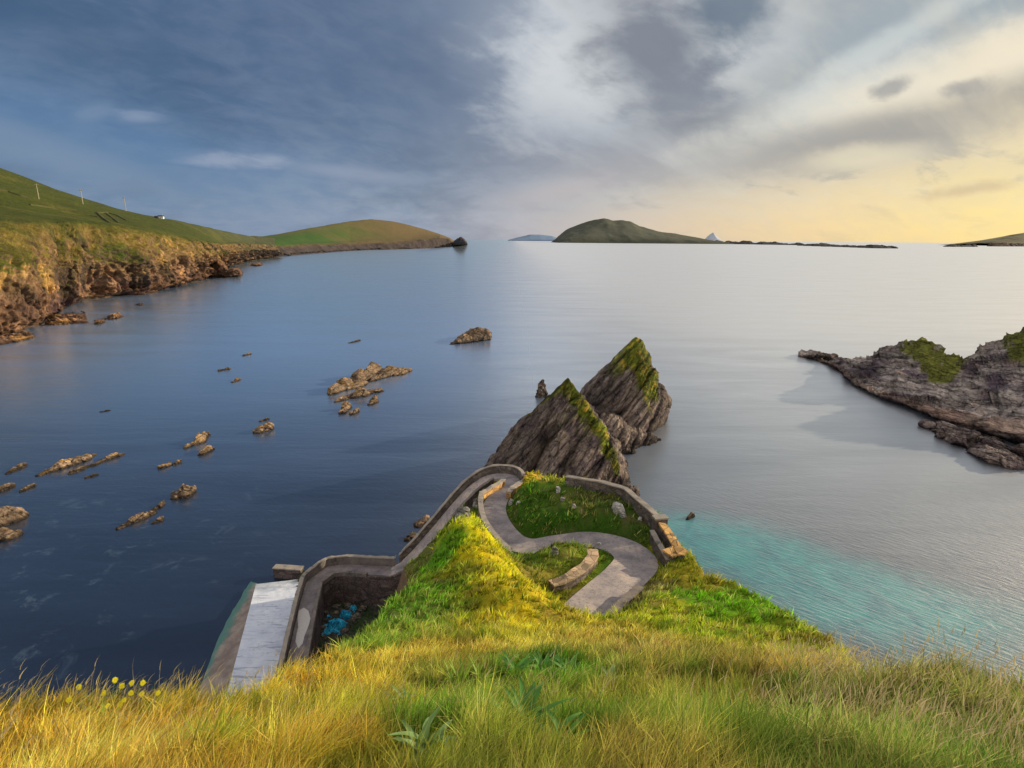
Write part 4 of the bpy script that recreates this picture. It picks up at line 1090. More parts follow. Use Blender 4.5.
def densify(pts, step=.5):
    pts = np.asarray(pts, float); out = [pts[0]]
    for a, b in zip(pts[:-1], pts[1:]):
        m = max(1, int(np.linalg.norm(b-a)/step))
        for k in range(1, m+1): out.append(a+(b-a)*k/m)
    return np.array(out)
def wall_mesh(line, thick, zb, zt, jag=.0, seed=0):
    """line: n x 2; zb, zt arrays of foot and top; returns verts, faces"""
    n = len(line); t = np.gradient(line, axis=0); t /= np.linalg.norm(t, axis=1)[:, None]+1e-9
    nrm = np.c_[-t[:, 1], t[:, 0]]
    r = np.random.default_rng(seed)
    j = r.uniform(-1, 1, (n, 4))*jag
    rows = [np.c_[line-nrm*thick/2*1.06, zb], np.c_[line-nrm*(thick/2+j[:, :1]*.5), zt+j[:, 1]], np.c_[line+nrm*(thick/2+j[:, 2:3]*.5), zt+j[:, 3]], np.c_[line+nrm*thick/2*1.06, zb]]
    v = np.stack(rows, 1).reshape(-1, 3); f = []
    for i in range(n-1):
        for k in range(3): f.append((i*4+k, i*4+k+1, (i+1)*4+k+1, (i+1)*4+k))
        f.append((i*4+3, i*4, (i+1)*4, (i+1)*4+3))
    f.append((0, 3, 2, 1)); e = (n-1)*4; f.append((e, e+1, e+2, e+3))
    return v, f
def make_wall(name, line3, height, thick, label, mat=None, capmat=None, foot=None, cap=True, cat='wall', group=None, jag=.06, seed=1, follow=None):
    """line3: foot line x, y, z"""
    line3 = densify(line3, .55)
    zb = line3[:, 2]-.4 if foot is None else (line3[:, 2]*0+foot if np.isscalar(foot) else foot)
    zt = line3[:, 2]+height
    c = line3.mean(0); root = empty(name, c, label, cat, group)
    v, f = wall_mesh(line3[:, :2], thick, zb, zt, jag*.5, seed)
    b = mesh_obj('masonry', v-c, f, mat or M_WALL, root)
    if cap:
        v, f = wall_mesh(line3[:, :2], thick+.12, zt+.003-.0, zt+.11, jag, seed+9)
        mesh_obj('coping', v-c, f, capmat or M_CAP, root)
    return root
# parapet outside the hairpin and down the lower walkway
i0 = pci(514, 483, 16.3)
par = side(i0-1, iD-3, SEA_S, .28)
i1 = iD
make_wall('parapet_wall', par, .95, .42, 'long parapet wall curving round the hairpin and down the seaward side of the walkway', foot=par[:, 2].min()-8, seed=2) if False else None
dense_par = densify(par, .55)
make_wall('parapet_wall', par, 1.0, .30, 'long parapet wall curving round the hairpin and down the seaward side of the lower walkway', foot=densify(par, .55)[:, 2]-6.0, seed=2)
# harbour end
i_b = pci(303, 585, 4.95)
harb = side(iD-3, iE, SEA_S, .26)
make_wall('parapet_wall', harb, .97, .32, 'grey parapet wall of the pier walkway, bending between the dark sea and the pale slipway', mat=M_CONC, foot=-2.5, seed=3)
kerb = side(pci(372, 571, 5.4), iE, -SEA_S, .16)
make_wall('kerb_wall', kerb, .32, .34, 'low pale kerb wall along the edge of the walled yard', mat=M_CONC, foot=densify(kerb, .55)[:, 2]-.2, cap=False, seed=4)
# solid pier carrying the end of the walkway
def pier():
    ln = PC[iD-14:]
    root = empty('pier', (*PC[iD+20][:2], 0), 'dark stone pier with a concrete walkway on top, bending round a sunken yard', 'pier')
    o = ribbon('deck', PC[iD-2:], M_PATH_WET, .25, .004); local(o, root)
    t = np.gradient(ln[:, :2], axis=0); t /= np.linalg.norm(t, axis=1)[:, None]; nrm = np.c_[-t[:, 1], t[:, 0]]
    a = ln[:, :2]+nrm*(-SEA_S)*(ln[:, 3:4]+.30); b = ln[:, :2]-nrm*(-SEA_S)*(ln[:, 3:4]+.02)
    n = len(ln); v = []
    for i in range(n):
        for q, z in ((a[i], -3), (a[i], ln[i, 2]-.13), (b[i], ln[i, 2]-.26), (b[i], -3)): v.append((*q, z))
    f = []
    for i in range(n-1):
        for k in range(3): f.append((i*4+k, i*4+k+1, (i+1)*4+k+1, (i+1)*4+k))
    o = mesh_obj('retaining_wall', v, f, M_HARB); local(o, root)
    bm = bmesh.new(); bm.from_mesh(o.data); bmesh.ops.recalc_face_normals(bm, faces=bm.faces); bm.to_mesh(o.data); bm.free()
def wet_path_material():
    m, t, out = material('damp_concrete')
    pos = t.new('ShaderNodeNewGeometry').outputs['Position']
    a = t.noise(pos, .8, 5, .6); b = t.noise(pos, 6, 5, .7)
    col = t.ramp(a, [(.3, lin(92,84,88)), (.5, lin(118,108,108)), (.68, lin(140,130,126))])
    col = t.mix(t.mapr(b, .55, .65, 0, .5), col, lin(160,152,146))
    principled(t, out, col, .6, .4, bump(t, b, .5, .03)); return m
M_PATH_WET = wet_path_material()
pier()
fc = side(pci(507, 477, 15.9)+4, pci(446, 516, 11.3), -SEA_S, .12)
make_wall('retaining_wall', fc, .12, .3, 'dark retaining wall carrying the outer arm of the hairpin above a gully', mat=M_HARB, capmat=M_CONC, foot=densify(fc, .55)[:, 2]-5, seed=14)
# inner wall between the upper and lower arms of the hairpin
inner = [P(503.5,484,16.6),P(499,488,16.9),P(490,492.5,17.2),P(482,498,17.5),P(480.5,505,17.7),P(481,515,18.1),P(484,526,18.5),P(490,536,18.75),P(498,546,18.9),P(507,556,19.0),P(510,562,19.1)]
make_wall('retaining_wall', inner[:4], .55, .4, 'short sunlit orange wall at the inside tip of the hairpin bend', mat=M_WARM, foot=densify(inner[:4], .55)[:, 2]-3.2, seed=5)
make_wall('retaining_wall', inner[3:], .7, .38, 'dark low wall edging the upper walkway above the mossy bank', foot=densify(inner[3:], .55)[:, 2]-2.4, seed=6)
rw = [P(508.5,499,17.3),P(513,494,17.1),P(518,490,16.9),P(525,486.5,16.6)]
make_wall('retaining_wall', rw, .75, .5, 'short bright sunlit wall on the outside of the hairpin, beside a yellow outcrop', mat=M_WARM, foot=densify(rw, .55)[:, 2]-1.5, seed=7)
sw = [P(566,487.5,19.7),P(580,490,20.1),P(598,493,20.4),P(612,497,20.6),P(625,501,20.7),P(634,509,20.75),P(645,519,20.8),P(657,530,20.85)]
make_wall('boundary_wall', sw, 1.25, .42, 'tall grey stone wall along the seaward crest behind the mossy mound', foot=densify(sw, .55)[:, 2]-1.2, seed=8)
o = P(658,532,20.85)
g1 = [P(661,534,20.9),P(667,543,20.95),P(673,553,21.0),P(681,567,21.1)]
make_wall('boundary_wall', g1, .95, .5, 'outer wall of the trough beside the walkway bend, lit by the sun', capmat=M_WARM, foot=densify(g1, .55)[:, 2]-2.5, seed=10)
g2 = [P(651.5,538,20.7),P(656,547,20.75),P(662,557,20.8),P(668,568,20.85)]
make_wall('boundary_wall', g2, .65, .3, 'inner wall of the trough, right beside the walkway bend', foot=densify(g2, .55)[:, 2]-1.5, seed=11)
def block(name, c, sx, sy, sz, rz, mat, label, cat, cap=None, bev=.04):
    bm = bmesh.new(); bmesh.ops.create_cube(bm, size=1); bmesh.ops.scale(bm, vec=(sx, sy, sz), verts=bm.verts)
    bmesh.ops.subdivide_edges(bm, edges=bm.edges, cuts=3, use_grid_fill=True)
    v = np.array([x.co[:] for x in bm.verts]); dd = fbm(v+np.array(c), .5, 3, .6, 3)*bev
    for x, q in zip(bm.verts, dd): x.co += x.co.normalized()*q
    me = bpy.data.meshes.new(name); bm.to_mesh(me); bm.free(); me.materials.append(mat)
    o = bpy.data.objects.new(name, me); COL.objects.link(o)
    return o
def wall_block(c, sx, sy, sz, rz, label, mat, capmat, name='wall_pier', cat='wall'):
    root = empty(name, c, label, cat, None, rz)
    b = block('masonry', c, sx, sy, sz, 0, mat, None, None); b.parent = root; b.location = (0, 0, sz/2-.5)
    k = block('coping', c, sx+.12, sy+.12, .14, 0, capmat, None, None); k.parent = root; k.location = (0, 0, sz-.5+.075)
    return root
wall_block(P(659,534,20.6), 1.1, .6, 2.0, .2, 'squat grey stone pier where the tall crest wall meets the trough', M_WALL, M_CAP)
wall_block(P(674,566,20.7), 1.5, 1.0, 1.7, .5, 'broad pale topped stone block closing the near end of the trough', M_WALL, M_WARM)
iw = [P(551,591,21.3),P(561,588,21.3),P(571,583,21.3),P(581,576,21.2),P(588,570,21.1),P(593,562,21.0), P(592,556,20.95)]
make_wall('retaining_wall', iw, .55, .7, 'curved rough stone wall on the grassy island inside the path bend', mat=M_WALL, capmat=masonry('lichen_coping', lin(168,148,118), lin(180,150,120), lin(120,100,80)), foot=densify(iw, .55)[:, 2]-1.6, jag=.07, seed=12)
lw_ = [P(609,624,22.9),P(617,614,22.4),P(628,603,22.0),P(640,592,21.7)]
make_wall('low_wall', lw_, .42, .45, 'low pale concrete wall at the right edge of the walkway, nearest the viewer', mat=M_WALL, capmat=M_CONC, foot=densify(lw_, .55)[:, 2]-.8, jag=.05, seed=13)
# yellow outcrop beside the hairpin
def yellow_rock(v, n):
    b = fbm(v, .7, 4, .6, 4); c = L(206,160,70)[None]*(1+.4*b[:, None]); g = ss(-.1, .3, fbm(v, 1.6, 3, .6, 7))[:, None]
    return c+(L(168,160,34)-c)*g*ss(.1, .6, n[:, 2])[:, None]
oc = P(533, 492, 16.2)
o = rock('outcrop', [[P(519,502,15.5),P(545,503,16.5),P(550,486,15),P(526,474,14),D(523,480,66),D(527,474,67),D(533,474,67),D(541,485,64),D(546,494,62.5),D(524,495,63)],
                     [D(524,478,68.5),D(532,477,68.5),D(536,484,67.5),D(522,486,68),P(528,500,16),P(545,500,16),P(520,490,15.5)]], .12, .35, 1.2, yellow_rock, M_ISLET, seed=31)
origin_to(o, oc); tag(o, 'jagged yellow lichened outcrop between the hairpin and the mossy mound', 'rock')
# pale stones on the banks
CLEAR0 = [(oc[0], oc[1], 2.0)]
def pale(v, n):
    b = fbm(v, .4, 4, .6, 4); return L(206,200,192)[None]*(1+.3*b[:, None])
def stone(px, py, w, h, label, seed, tint=1.0):
    p = hit(px, py)
    if p is None: return
    p = np.array(p); r = random.Random(seed); pts = []
    for a_ in range(9):
        an = a_/9*2*PI; pts.append(p+np.array([math.cos(an)*w*r.uniform(.7, 1)/2, math.sin(an)*w*r.uniform(.6, 1)/2, -h*.5]))
        pts.append(p+np.array([math.cos(an)*w*r.uniform(.3, .7)/2, math.sin(an)*w*r.uniform(.3, .6)/2, h*r.uniform(.4, .9)]))
    o = rock('stone', [pts], max(.05, w/14), w*.06, w*.4, lambda v, n: pale(v, n)*tint, M_ISLET, seed=seed)
    origin_to(o, p); tag(o, label, 'stone')
stone(618, 510, 1.9, .9, 'big white boulder bedded in the mossy mound below the crest wall', 41)
stone(623, 517, 1.0, .5, 'grey white stone just below the big white boulder', 42, .75)
stone(558, 492, .8, .8, 'white upright stone near the left end of the tall crest wall', 43)
stone(563, 501, .7, .5, 'smaller white stone on the slope under the upright one', 44)
stone(574, 507, .7, .4, 'grey stone midway across the mossy mound', 45, .6)
stone(512, 503, 1.0, .5, 'pale stone on the mound at the walkway edge by the hairpin', 46)
stone(519, 504, .8, .4, 'flat whitish stone beside the pale one at the mound foot', 47)
stone(640, 520, .6, .4, 'small white stone right of the big boulder, under the crest wall', 48)
stone(599, 545.5, .7, .4, 'pale stone on the far edge of the grassy island in the bend', 49)
stone(555, 553, .8, .7, 'grey stone on the shaded left side of the grassy island', 50, .5)
stone(476, 505, 1.3, 1.0, 'pale rock beside the mossy bank between the two arms of the walkway', 51, .7)
stone(463, 516, 1.4, .8, 'grey rock under the walkway wall above the green spur', 52, .5)
for (p0, p1, th, h, lab, sd_) in [((417,524),(428,520),3.0,1.1,'brown boulder in the sea against the foot of the parapet wall',61), ((408,540),(414,536),1.6,.6,'small brown rock in the sea below the parapet, nearer the pier',62)]:
    islet('rock', p0, p1, th, h, lab, 'rock', None, .3, .3, 2, sd_)

# ------------------------------------------------------------------ harbour: slipway, ramp, block, yard
def slip_material():
    m, t, out = material('wet_slipway_sky_sheen')
    pos = t.new('ShaderNodeNewGeometry').outputs['Position']
    a = t.noise(pos, .45, 6, .65, .4); b = t.noise(pos, 5, 4, .7)
    mp = t.new('ShaderNodeMapping', {'Vector': pos}); mp.inputs['Rotation'].default_value = (0, 0, .5); mp.inputs['Scale'].default_value = (.25, 2.2, 1)
    c = t.noise(mp.outputs[0], .7, 5, .7, 1.0)
    col = t.ramp(a, [(.3, lin(200,206,220)), (.55, lin(220,224,232)), (.7, lin(236,238,242))])  # near-white tones paint the sky's reflection on the wet concrete
    col = t.mix(t.mapr(c, .53, .62, 0, .75), col, lin(142,148,164)); col = t.mix(t.mapr(t.noise(pos, 1.4, 6, .7), .55, .66, 0, .5), col, lin(168,160,156)); zs = t.new('ShaderNodeSeparateXYZ', {0: pos}).outputs[2]; col = t.mix(t.mapr(t.math('MULTIPLY_ADD', a, .8, zs), 1.5, 1.0, 0, .55), col, lin(120,128,120))
    col = t.mix(t.mapr(b, .62, .70, 0, .5), col, lin(130,134,146))
    principled(t, out, col, .30, .5, bump(t, b, .25, .02)); return m
def ramp_material():
    m, t, out = material('weedy_ramp')
    pos = t.new('ShaderNodeNewGeometry').outputs['Position']; z = t.new('ShaderNodeSeparateXYZ', {0: pos}).outputs[2]
    a = t.noise(pos, .6, 6, .65); b = t.noise(pos, 4, 5, .7)
    col = t.mix(t.mapr(a, .35, .65, 0, 1), lin(126,110,102), lin(158,144,130))
    zz = t.math('ADD', z, t.math('MULTIPLY', t.math('SUBTRACT', a, .5), .8))
    col = t.mix(t.mapr(zz, .62, .18, 0, 1), col, lin(84,126,116))
    col = t.mix(t.mapr(b, .55, .66, 0, .5), col, lin(92,88,84))
    principled(t, out, col, .7, .35, bump(t, b, .6, .05)); return m
def slab(name, quad, mat, thick, sub=24, rough=.0, parent=None, seed=0):
    a, b, c, d = [np.array(q, float) for q in quad]
    u = np.linspace(0, 1, sub); v = []
    for i in u:
        for j in u:
            p = (a*(1-i)+b*i)*(1-j)+(d*(1-i)+c*i)*j; v.append(p)
    v = np.array(v); v[:, 2] += fbm(v, 1.6, 3, .6, seed)*rough
    f = [tuple(q) for q in grid_faces(sub, sub)]; n0 = len(v)
    ring = [i*sub for i in range(sub)]+[(sub-1)*sub+j for j in range(1, sub)]+[i*sub+sub-1 for i in range(sub-2, -1, -1)]+[j for j in range(sub-2, 0, -1)]
    low = v[ring]-np.array([0, 0, thick])
    v = np.r_[v, low]; m_ = len(ring)
    for k in range(m_): f.append((ring[k], ring[(k+1) % m_], n0+(k+1) % m_, n0+k))
    o = mesh_obj(name, v, f, mat, parent)
    bm = bmesh.new(); bm.from_mesh(o.data); bmesh.ops.recalc_face_normals(bm, faces=bm.faces); bm.to_mesh(o.data); bm.free()
    return o
root = empty('slipway', P(262, 640, 1.2), 'pale wet concrete slipway with a brown weedy ramp running under green water beside it', 'slipway')
far = .75
# top edge meets the pier wall
s1 = slab('slab', [P(256,584,far), P(301,579,far), P(276,742,3.3), P(214,742,3.3)], slip_material(), 3.5, rough=.04, seed=5); local(s1, root)
s2 = slab('ramp', [P(240,579,-.7), P(257,583,far-.35), P(216,742,2.9), P(180,742,.7)], ramp_material(), 3.5, rough=.15, seed=6); local(s2, root)
wb = wall_block(P(289,575,.3), 3.9, .9, 1.6, -.10, 'short concrete wall block across the seaward end of the slipway', M_HARB, M_CAP, 'end_wall')
def pale_patch_material():
    m, t, out = material('pale_deck_concrete'); pos = t.new('ShaderNodeNewGeometry').outputs['Position']
    col = t.mix(t.noise(pos, 6, 4, .7), lin(170,164,160), lin(214,208,200)); principled(t, out, col, .8, .3); return m
r_ = random.Random(4); ptsL = [(299,611),(304,608),(309,611),(310,618),(309,624),(307,630),(305,636),(303,643),(298,648),(295,642),(297,633),(298,627),(297,619)]
pv = [P(a_+r_.uniform(-.6, .6), b_+r_.uniform(-.6, .6), 4.97) for a_, b_ in ptsL]
o = mesh_obj('pale_patch', pv, [tuple(range(len(pv)))], pale_patch_material()); origin_to(o, np.mean(pv, axis=0))  # irregular paler patch on the pier deck
pr_ = [x for x in bpy.data.objects if x.name == 'pier'][0]
o.data.transform(Matrix.Translation(o.location-pr_.location)); o.location = (0, 0, 0); o.parent = pr_
# the sunken yard behind the pier
gx = np.linspace(0, 1, 90); q4 = [P(300,574,.4), P(455,560,.8), P(420,690,.9), P(270,720,.6)]
yv = []
for i in gx:
    for j in gx: yv.append((q4[0]*(1-i)+q4[1]*i)*(1-j)+(q4[3]*(1-i)+q4[2]*i)*j)
yv = np.array(yv); yv[:, 2] += np.maximum(ridged(yv, 1.3, 4, .6, 131), -.2)*.6+fbm(yv, 5, 3, .5, 133)*.5+.2
yc = L(72,70,62)[None]*(1+.5*fbm(yv, .8, 4, .6, 135)[:, None]); yc = yc+(L(52,70,40)-yc)*ss(0, .4, fbm(yv, 2.5, 3, .5, 137))[:, None]
yo = mesh_obj('yard_floor', yv, grid_faces(90, 90), M_ISLET, col=yc)
nn_ = vnormals(yo.data)
if nn_[:, 2].mean() < 0: yo.data.flip_normals()
tag(yo, 'dark stony floor of the sunken yard inside the pier', None, None, 'structure')
ybvh = BVHTree.FromPolygons([tuple(v) for v in yv], [tuple(f) for f in grid_faces(90, 90)])
def yard_stuff():
    r = random.Random(9)
    m, t, out = material('blue_netting'); pos = t.new('ShaderNodeNewGeometry').outputs['Position']
    n = t.noise(pos, 5, 6, .8, 1.0); col = t.ramp(n, [(.34, lin(8,26,44)), (.42, lin(16,110,160)), (.50, lin(30,160,206)), (.60, lin(90,206,222)), (.72, lin(190,214,214))])
    principled(t, out, col, .8, .2, bump(t, n, 1, .1))
    labs = ['large heap of bright blue fishing net in the sunken yard', 'smaller blue net heap at the right end of the large one', 'turquoise scrap of net at the left end of the heap']
    for (px, py, w, h, lab) in ((336,627,2.9,.9,labs[0]), (347,617,1.7,.8,labs[1]), (326,634,1.3,.4,labs[2]), (352,609,.9,.5,'small blue net scrap farthest back in the yard'), (329,617,.8,.3,'flat scrap of blue net left behind the main heap')):
        p = hit(px, py, ybvh)
        if p is None: continue
        g = np.linspace(-1, 1, 46); X_, Y_ = np.meshgrid(g, g, indexing='ij'); rad = np.hypot(X_, Y_)
        v = np.c_[(X_*w/2).ravel(), (Y_*w/2*.8).ravel(), np.zeros(X_.size)]
        q = v+np.array(p); hh = ss(1.05, .25, rad.ravel()+.35*fbm(q, .9, 3, .6, 5))
        v[:, 2] = hh*h*(1+.5*ridged(q, .5, 4, .6, 6))-.15
        v[:, :2] += np.c_[fbm(q, .5, 3, .6, 8), fbm(q, .5, 3, .6, 9)]*.5
        o = mesh_obj('fishing_net', v, grid_faces(46, 46), m); o.location = p; tag(o, lab, 'fishing net')
    mw, t2, out2 = material('scrap'); p2 = t2.new('ShaderNodeNewGeometry').outputs['Position']
    principled(t2, out2, t2.mix(t2.noise(p2, 3, 3, .6), lin(110,92,70), lin(170,160,140)), .85, .2)
    # boulders of the yard: one kind, many copies
    base_ = rock('rubble_stone', [[np.array([math.cos(a)*.45*r.uniform(.6, 1), math.sin(a)*.4*r.uniform(.6, 1), z]) for a in np.linspace(0, 6, 9) for z in (-.2, .25)]+[np.array([0, 0, .4])]],
                 .06, .08, .3, lambda v, n: L(120,112,100)[None]*(1+.5*fbm(v, .3, 3, .6, 3)[:, None]), M_ISLET, seed=77)
    first = True
    for k in range(46):
        px = r.uniform(312, 372); py = r.uniform(596, 648); p = hit(px, py, ybvh)
        if p is None: continue
        g = bm_bvh.ray_cast(Vector(C0), Vector(ray(px, py)).normalized())
        if g[0] is not None and (g[0]-Vector(C0)).length < (p-Vector(C0)).length: continue
        o = base_ if first else base_.copy()
        if not first: COL.objects.link(o)
        first = False
        o.location = p; o.rotation_euler = (r.uniform(-.4, .4), r.uniform(-.4, .4), r.uniform(0, 6)); s_ = r.uniform(.5, 1.5); o.scale = (s_, s_*r.uniform(.6, 1), s_*r.uniform(.6, 1))
        tag(o, 'loose grey rubble stone on the floor of the sunken yard', 'stone', 'rubble stones in the yard')
yard_stuff()

# ------------------------------------------------------------------ things on the far hillside
me = HILL.data; hb = BVHTree.FromPolygons([v.co[:] for v in me.vertices], [p.vertices[:] for p in me.polygons])
def simple_mat(name, c, rough=.8, c2=None, sc=2.0):
    m, t, out = material(name); pos = t.new('ShaderNodeNewGeometry').outputs['Position']
    principled(t, out, t.mix(t.noise(pos, sc, 4, .6), c, c2 or tuple(x*.75 for x in c)), rough, .3); return m
M_POLE = simple_mat('pale_pole', lin(176,168,140)); M_WHITE = simple_mat('white_render', (.8, .8, .78), .7); M_SLATE = simple_mat('slate', lin(58,60,66)); M_HEDGE = simple_mat('hedge_and_stone', lin(52,62,26), .95, lin(96,90,60), .3)
def boxm(bm, c, s, rz=0):
    r = bmesh.ops.create_cube(bm, size=1); bmesh.ops.scale(bm, vec=s, verts=r['verts']); bmesh.ops.rotate(bm, matrix=Matrix.Rotation(rz, 3, 'Z'), verts=r['verts']); bmesh.ops.translate(bm, vec=c, verts=r['verts'])
def bm_obj(name, bm, mat, parent=None):
    me = bpy.data.meshes.new(name); bm.to_mesh(me); bm.free(); me.materials.append(mat)
    o = bpy.data.objects.new(name, me); COL.objects.link(o)
    if parent: o.parent = parent
    return o
for (px, py, lab) in ((39,199,'wooden power pole on the green hillside, nearest and leftmost of three'), (83,204,'wooden power pole on the green hillside, middle of three'), (126,211,'wooden power pole on the skyline of the hill, farthest of three')):
    p = hit(px, py, hb)
    if p is None: continue
    root = empty('power_pole', p, lab, 'power pole', 'power poles on the hillside')
    s_ = (p-Vector(C0)).length/500
    bm = bmesh.new(); bmesh.ops.create_cone(bm, cap_ends=True, segments=8, radius1=.26*s_, radius2=.18*s_, depth=10*s_); bmesh.ops.translate(bm, vec=(0, 0, 4.6*s_), verts=bm.verts); bm_obj('pole', bm, M_POLE, root)
    bm = bmesh.new(); boxm(bm, (0, -.1, 8.9*s_), (2.2*s_, .3*s_, .3*s_), .3); bm_obj('crossarm', bm, M_POLE, root)
p = hit(161, 218.5, hb)
if p is None: p = hit(161, 219.5, hb)
if p is not None:
    root = empty('house', p, 'small white gabled house on the skyline of the left hill', 'house', None, .2); root.scale = (.62, .62, .62)
    bm = bmesh.new(); boxm(bm, (0, 0, 1.6), (11, 6, 5)); bm_obj('wall', bm, M_WHITE, root)
    bm = bmesh.new()
    vs = [bm.verts.new(q) for q in ((-5.7,-3.3,4.05),(5.7,-3.3,4.05),(5.7,3.3,4.05),(-5.7,3.3,4.05),(-5.7,0,6.6),(5.7,0,6.6))]
    for f in ((0,1,5,4),(2,3,4,5),(0,4,3),(1,2,5),(3,2,1,0)): bm.faces.new([vs[i] for i in f])
    rf = bm_obj('roof', bm, M_SLATE, root)
    bm = bmesh.new(); boxm(bm, (3.5, 0, 6.9), (1, .8, 1.6)); bm_obj('chimney', bm, M_WHITE, rf)
    for x in (-3.2, 3.2):
        bm = bmesh.new(); boxm(bm, (x, -3.03, 2.2), (1.3, .12, 1.5)); bm_obj('window', bm, M_SLATE, root)
    bm = bmesh.new(); boxm(bm, (0, -3.03, 1.4), (1.2, .12, 2.6)); bm_obj('door', bm, M_SLATE, root)
    p2 = hit(156.5, 218, hb) or hit(156.5, 219, hb)
    if p2 is not None:
        root = empty('shed', p2, 'dark low shed beside the white house on the hill skyline', 'shed', None, .2); root.scale = (.6, .6, .6)
        bm = bmesh.new(); boxm(bm, (0, 0, 1.2), (7, 5, 4)); bm_obj('wall', bm, M_SLATE, root)
        bm = bmesh.new(); vs = [bm.verts.new(q) for q in ((-3.7,-2.7,3.25),(3.7,-2.7,3.25),(3.7,2.7,3.25),(-3.7,2.7,3.25),(-3.7,0,4.4),(3.7,0,4.4))]
        for f in ((0,1,5,4),(2,3,4,5),(0,4,3),(1,2,5),(3,2,1,0)): bm.faces.new([vs[i] for i in f])
        bm_obj('roof', bm, M_SLATE, root)
def field_wall(pix, label, w=1.6, h=1.8, name='field_wall', mat=None):
    pts = []
    for (a, b) in zip(pix[:-1], pix[1:]):
        for k in range(14):
            q = hit(a[0]+(b[0]-a[0])*k/14, a[1]+(b[1]-a[1])*k/14, hb)
            if q is not None: pts.append(np.array(q))
    q = hit(*pix[-1], hb)
    if q is not None: pts.append(np.array(q))
    if len(pts) < 3: return
    pts = np.array(pts); v, f = wall_mesh(pts[:, :2], w*.7, pts[:, 2]-1, pts[:, 2]+h*.5, .25, 3)
    o = mesh_obj(name, v, f, mat or M_HEDGE); origin_to(o, pts.mean(0)); tag(o, label, 'field wall')
field_wall([(-6,189),(8,192),(20,196),(30,198.5)], 'dark hedged field wall high on the left hillside', 2.4, 2.6)
field_wall([(30,205),(50,208),(72,212),(98,217.5)], 'long dark field wall slanting down to the stone enclosure', 2, 2)
field_wall([(97,213),(104,219),(110,223)], 'left side wall of the stone enclosure above the cliffs', 2.2, 2.4)
field_wall([(97,213),(108,213),(118,216),(127,221)], 'top wall of the stone enclosure above the cliffs', 2, 2)
field_wall([(106,213.5),(114,219),(119,223)], 'dividing wall across the stone enclosure above the cliffs', 2, 2)

# ------------------------------------------------------------------ grasses and plants
def grass_material():
    m, t, out = material('grass_blades')
    a = t.new('ShaderNodeVertexColor', layer_name='Col').outputs[0]
    d = t.new('ShaderNodeBsdfDiffuse', {'Color': a}); tr = t.new('ShaderNodeBsdfTranslucent', {'Color': a})
    mx = t.new('ShaderNodeMixShader', {0: .38}); t.l.new(d.outputs[0], mx.inputs[1]); t.l.new(tr.outputs[0], mx.inputs[2])
    t.l.new(mx.outputs[0], out.inputs[0]); return m
M_GRASS = grass_material()
def blades(base, length, width, lean, leanamt, col, curl, nseg=3):
    """ribbon blades: base n x 3, lean n x 2 unit, all arrays"""
    n = len(base); rg = RNG
    fa = rg.uniform(0, 2*PI, n); side_ = np.c_[np.cos(fa), np.sin(fa), np.zeros(n)]
    rows = []
    cols = []
    for k in range(nseg+1):
        t = k/nseg
        hgt = length*(t-.28*curl*t*t*leanamt)
        horiz = length*leanamt*(t**1.7)
        c = base+np.c_[lean*horiz[:, None], hgt]
        w = width*(1-t)**.8*(1 if k else .8)
        if k < nseg:
            rows.append(c-side_*w[:, None]/2); rows.append(c+side_*w[:, None]/2)
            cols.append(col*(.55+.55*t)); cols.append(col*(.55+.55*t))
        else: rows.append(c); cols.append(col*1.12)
    per = 2*nseg+1
    V_ = np.stack(rows, 1).reshape(-1, 3); C_ = np.stack(cols, 1).reshape(-1, 3)
    b = np.arange(n)[:, None]*per
    tri = []
    for k in range(nseg-1):
        tri.append(b+np.array([[2*k, 2*k+1, 2*k+3]])); tri.append(b+np.array([[2*k, 2*k+3, 2*k+2]]))
    tri.append(b+np.array([[2*nseg-2, 2*nseg-1, 2*nseg]]))
    return V_, np.concatenate(tri), C_
def ground_z(xy):
    # bilinear lookup in the polar sheet
    a = np.arctan2(xy[:, 0], xy[:, 1]); r = np.hypot(xy[:, 0], xy[:, 1])
    ia = (a-ang[0])/(ang[-1]-ang[0])*(nA-1); ir = np.log(r/.35)/np.log(112/.35)*(nR-1)
    ia = np.clip(ia, 0, nA-1.001); ir = np.clip(ir, 0, nR-1.001)
    i = ia.astype(int); j = ir.astype(int); u = ia-i; w = ir-j; Z2 = Z.reshape(nA, nR)
    I2 = INS.reshape(nA, nR); D2 = DP.reshape(nA, nR); E2 = DE.reshape(nA, nR); nzv = nn[:, 2].reshape(nA, nR)
    z = Z2[i, j]*(1-u)*(1-w)+Z2[i+1, j]*u*(1-w)+Z2[i, j+1]*(1-u)*w+Z2[i+1, j+1]*u*w
    return z, I2[i, j], D2[i, j], E2[i, j], nzv[i, j]
def sample(n, r0, r1, a0=-52, a1=52, tuft=13):
    m = n//tuft; a = np.radians(RNG.uniform(a0, a1, m)); r = r0*(r1/r0)**RNG.uniform(0, 1, m)
    c = np.repeat(np.c_[r*np.sin(a), r*np.cos(a)], tuft, axis=0); rad = np.repeat(.018+.007*r, tuft)
    an = RNG.uniform(0, 2*PI, len(c)); rr_ = np.sqrt(RNG.uniform(0, 1, len(c)))
    global TUFT_OUT, TUFT_ID
    TUFT_OUT = np.c_[np.cos(an), np.sin(an)]*rr_[:, None]; TUFT_ID = np.repeat(np.arange(m), tuft)
    return c+TUFT_OUT*rad[:, None]
def sample_even(n, r0, r1, a0=-52, a1=52):
    a = np.radians(RNG.uniform(a0, a1, n)); r = r0*(r1/r0)**RNG.uniform(0, 1, n)
    return np.c_[r*np.sin(a), r*np.cos(a)]
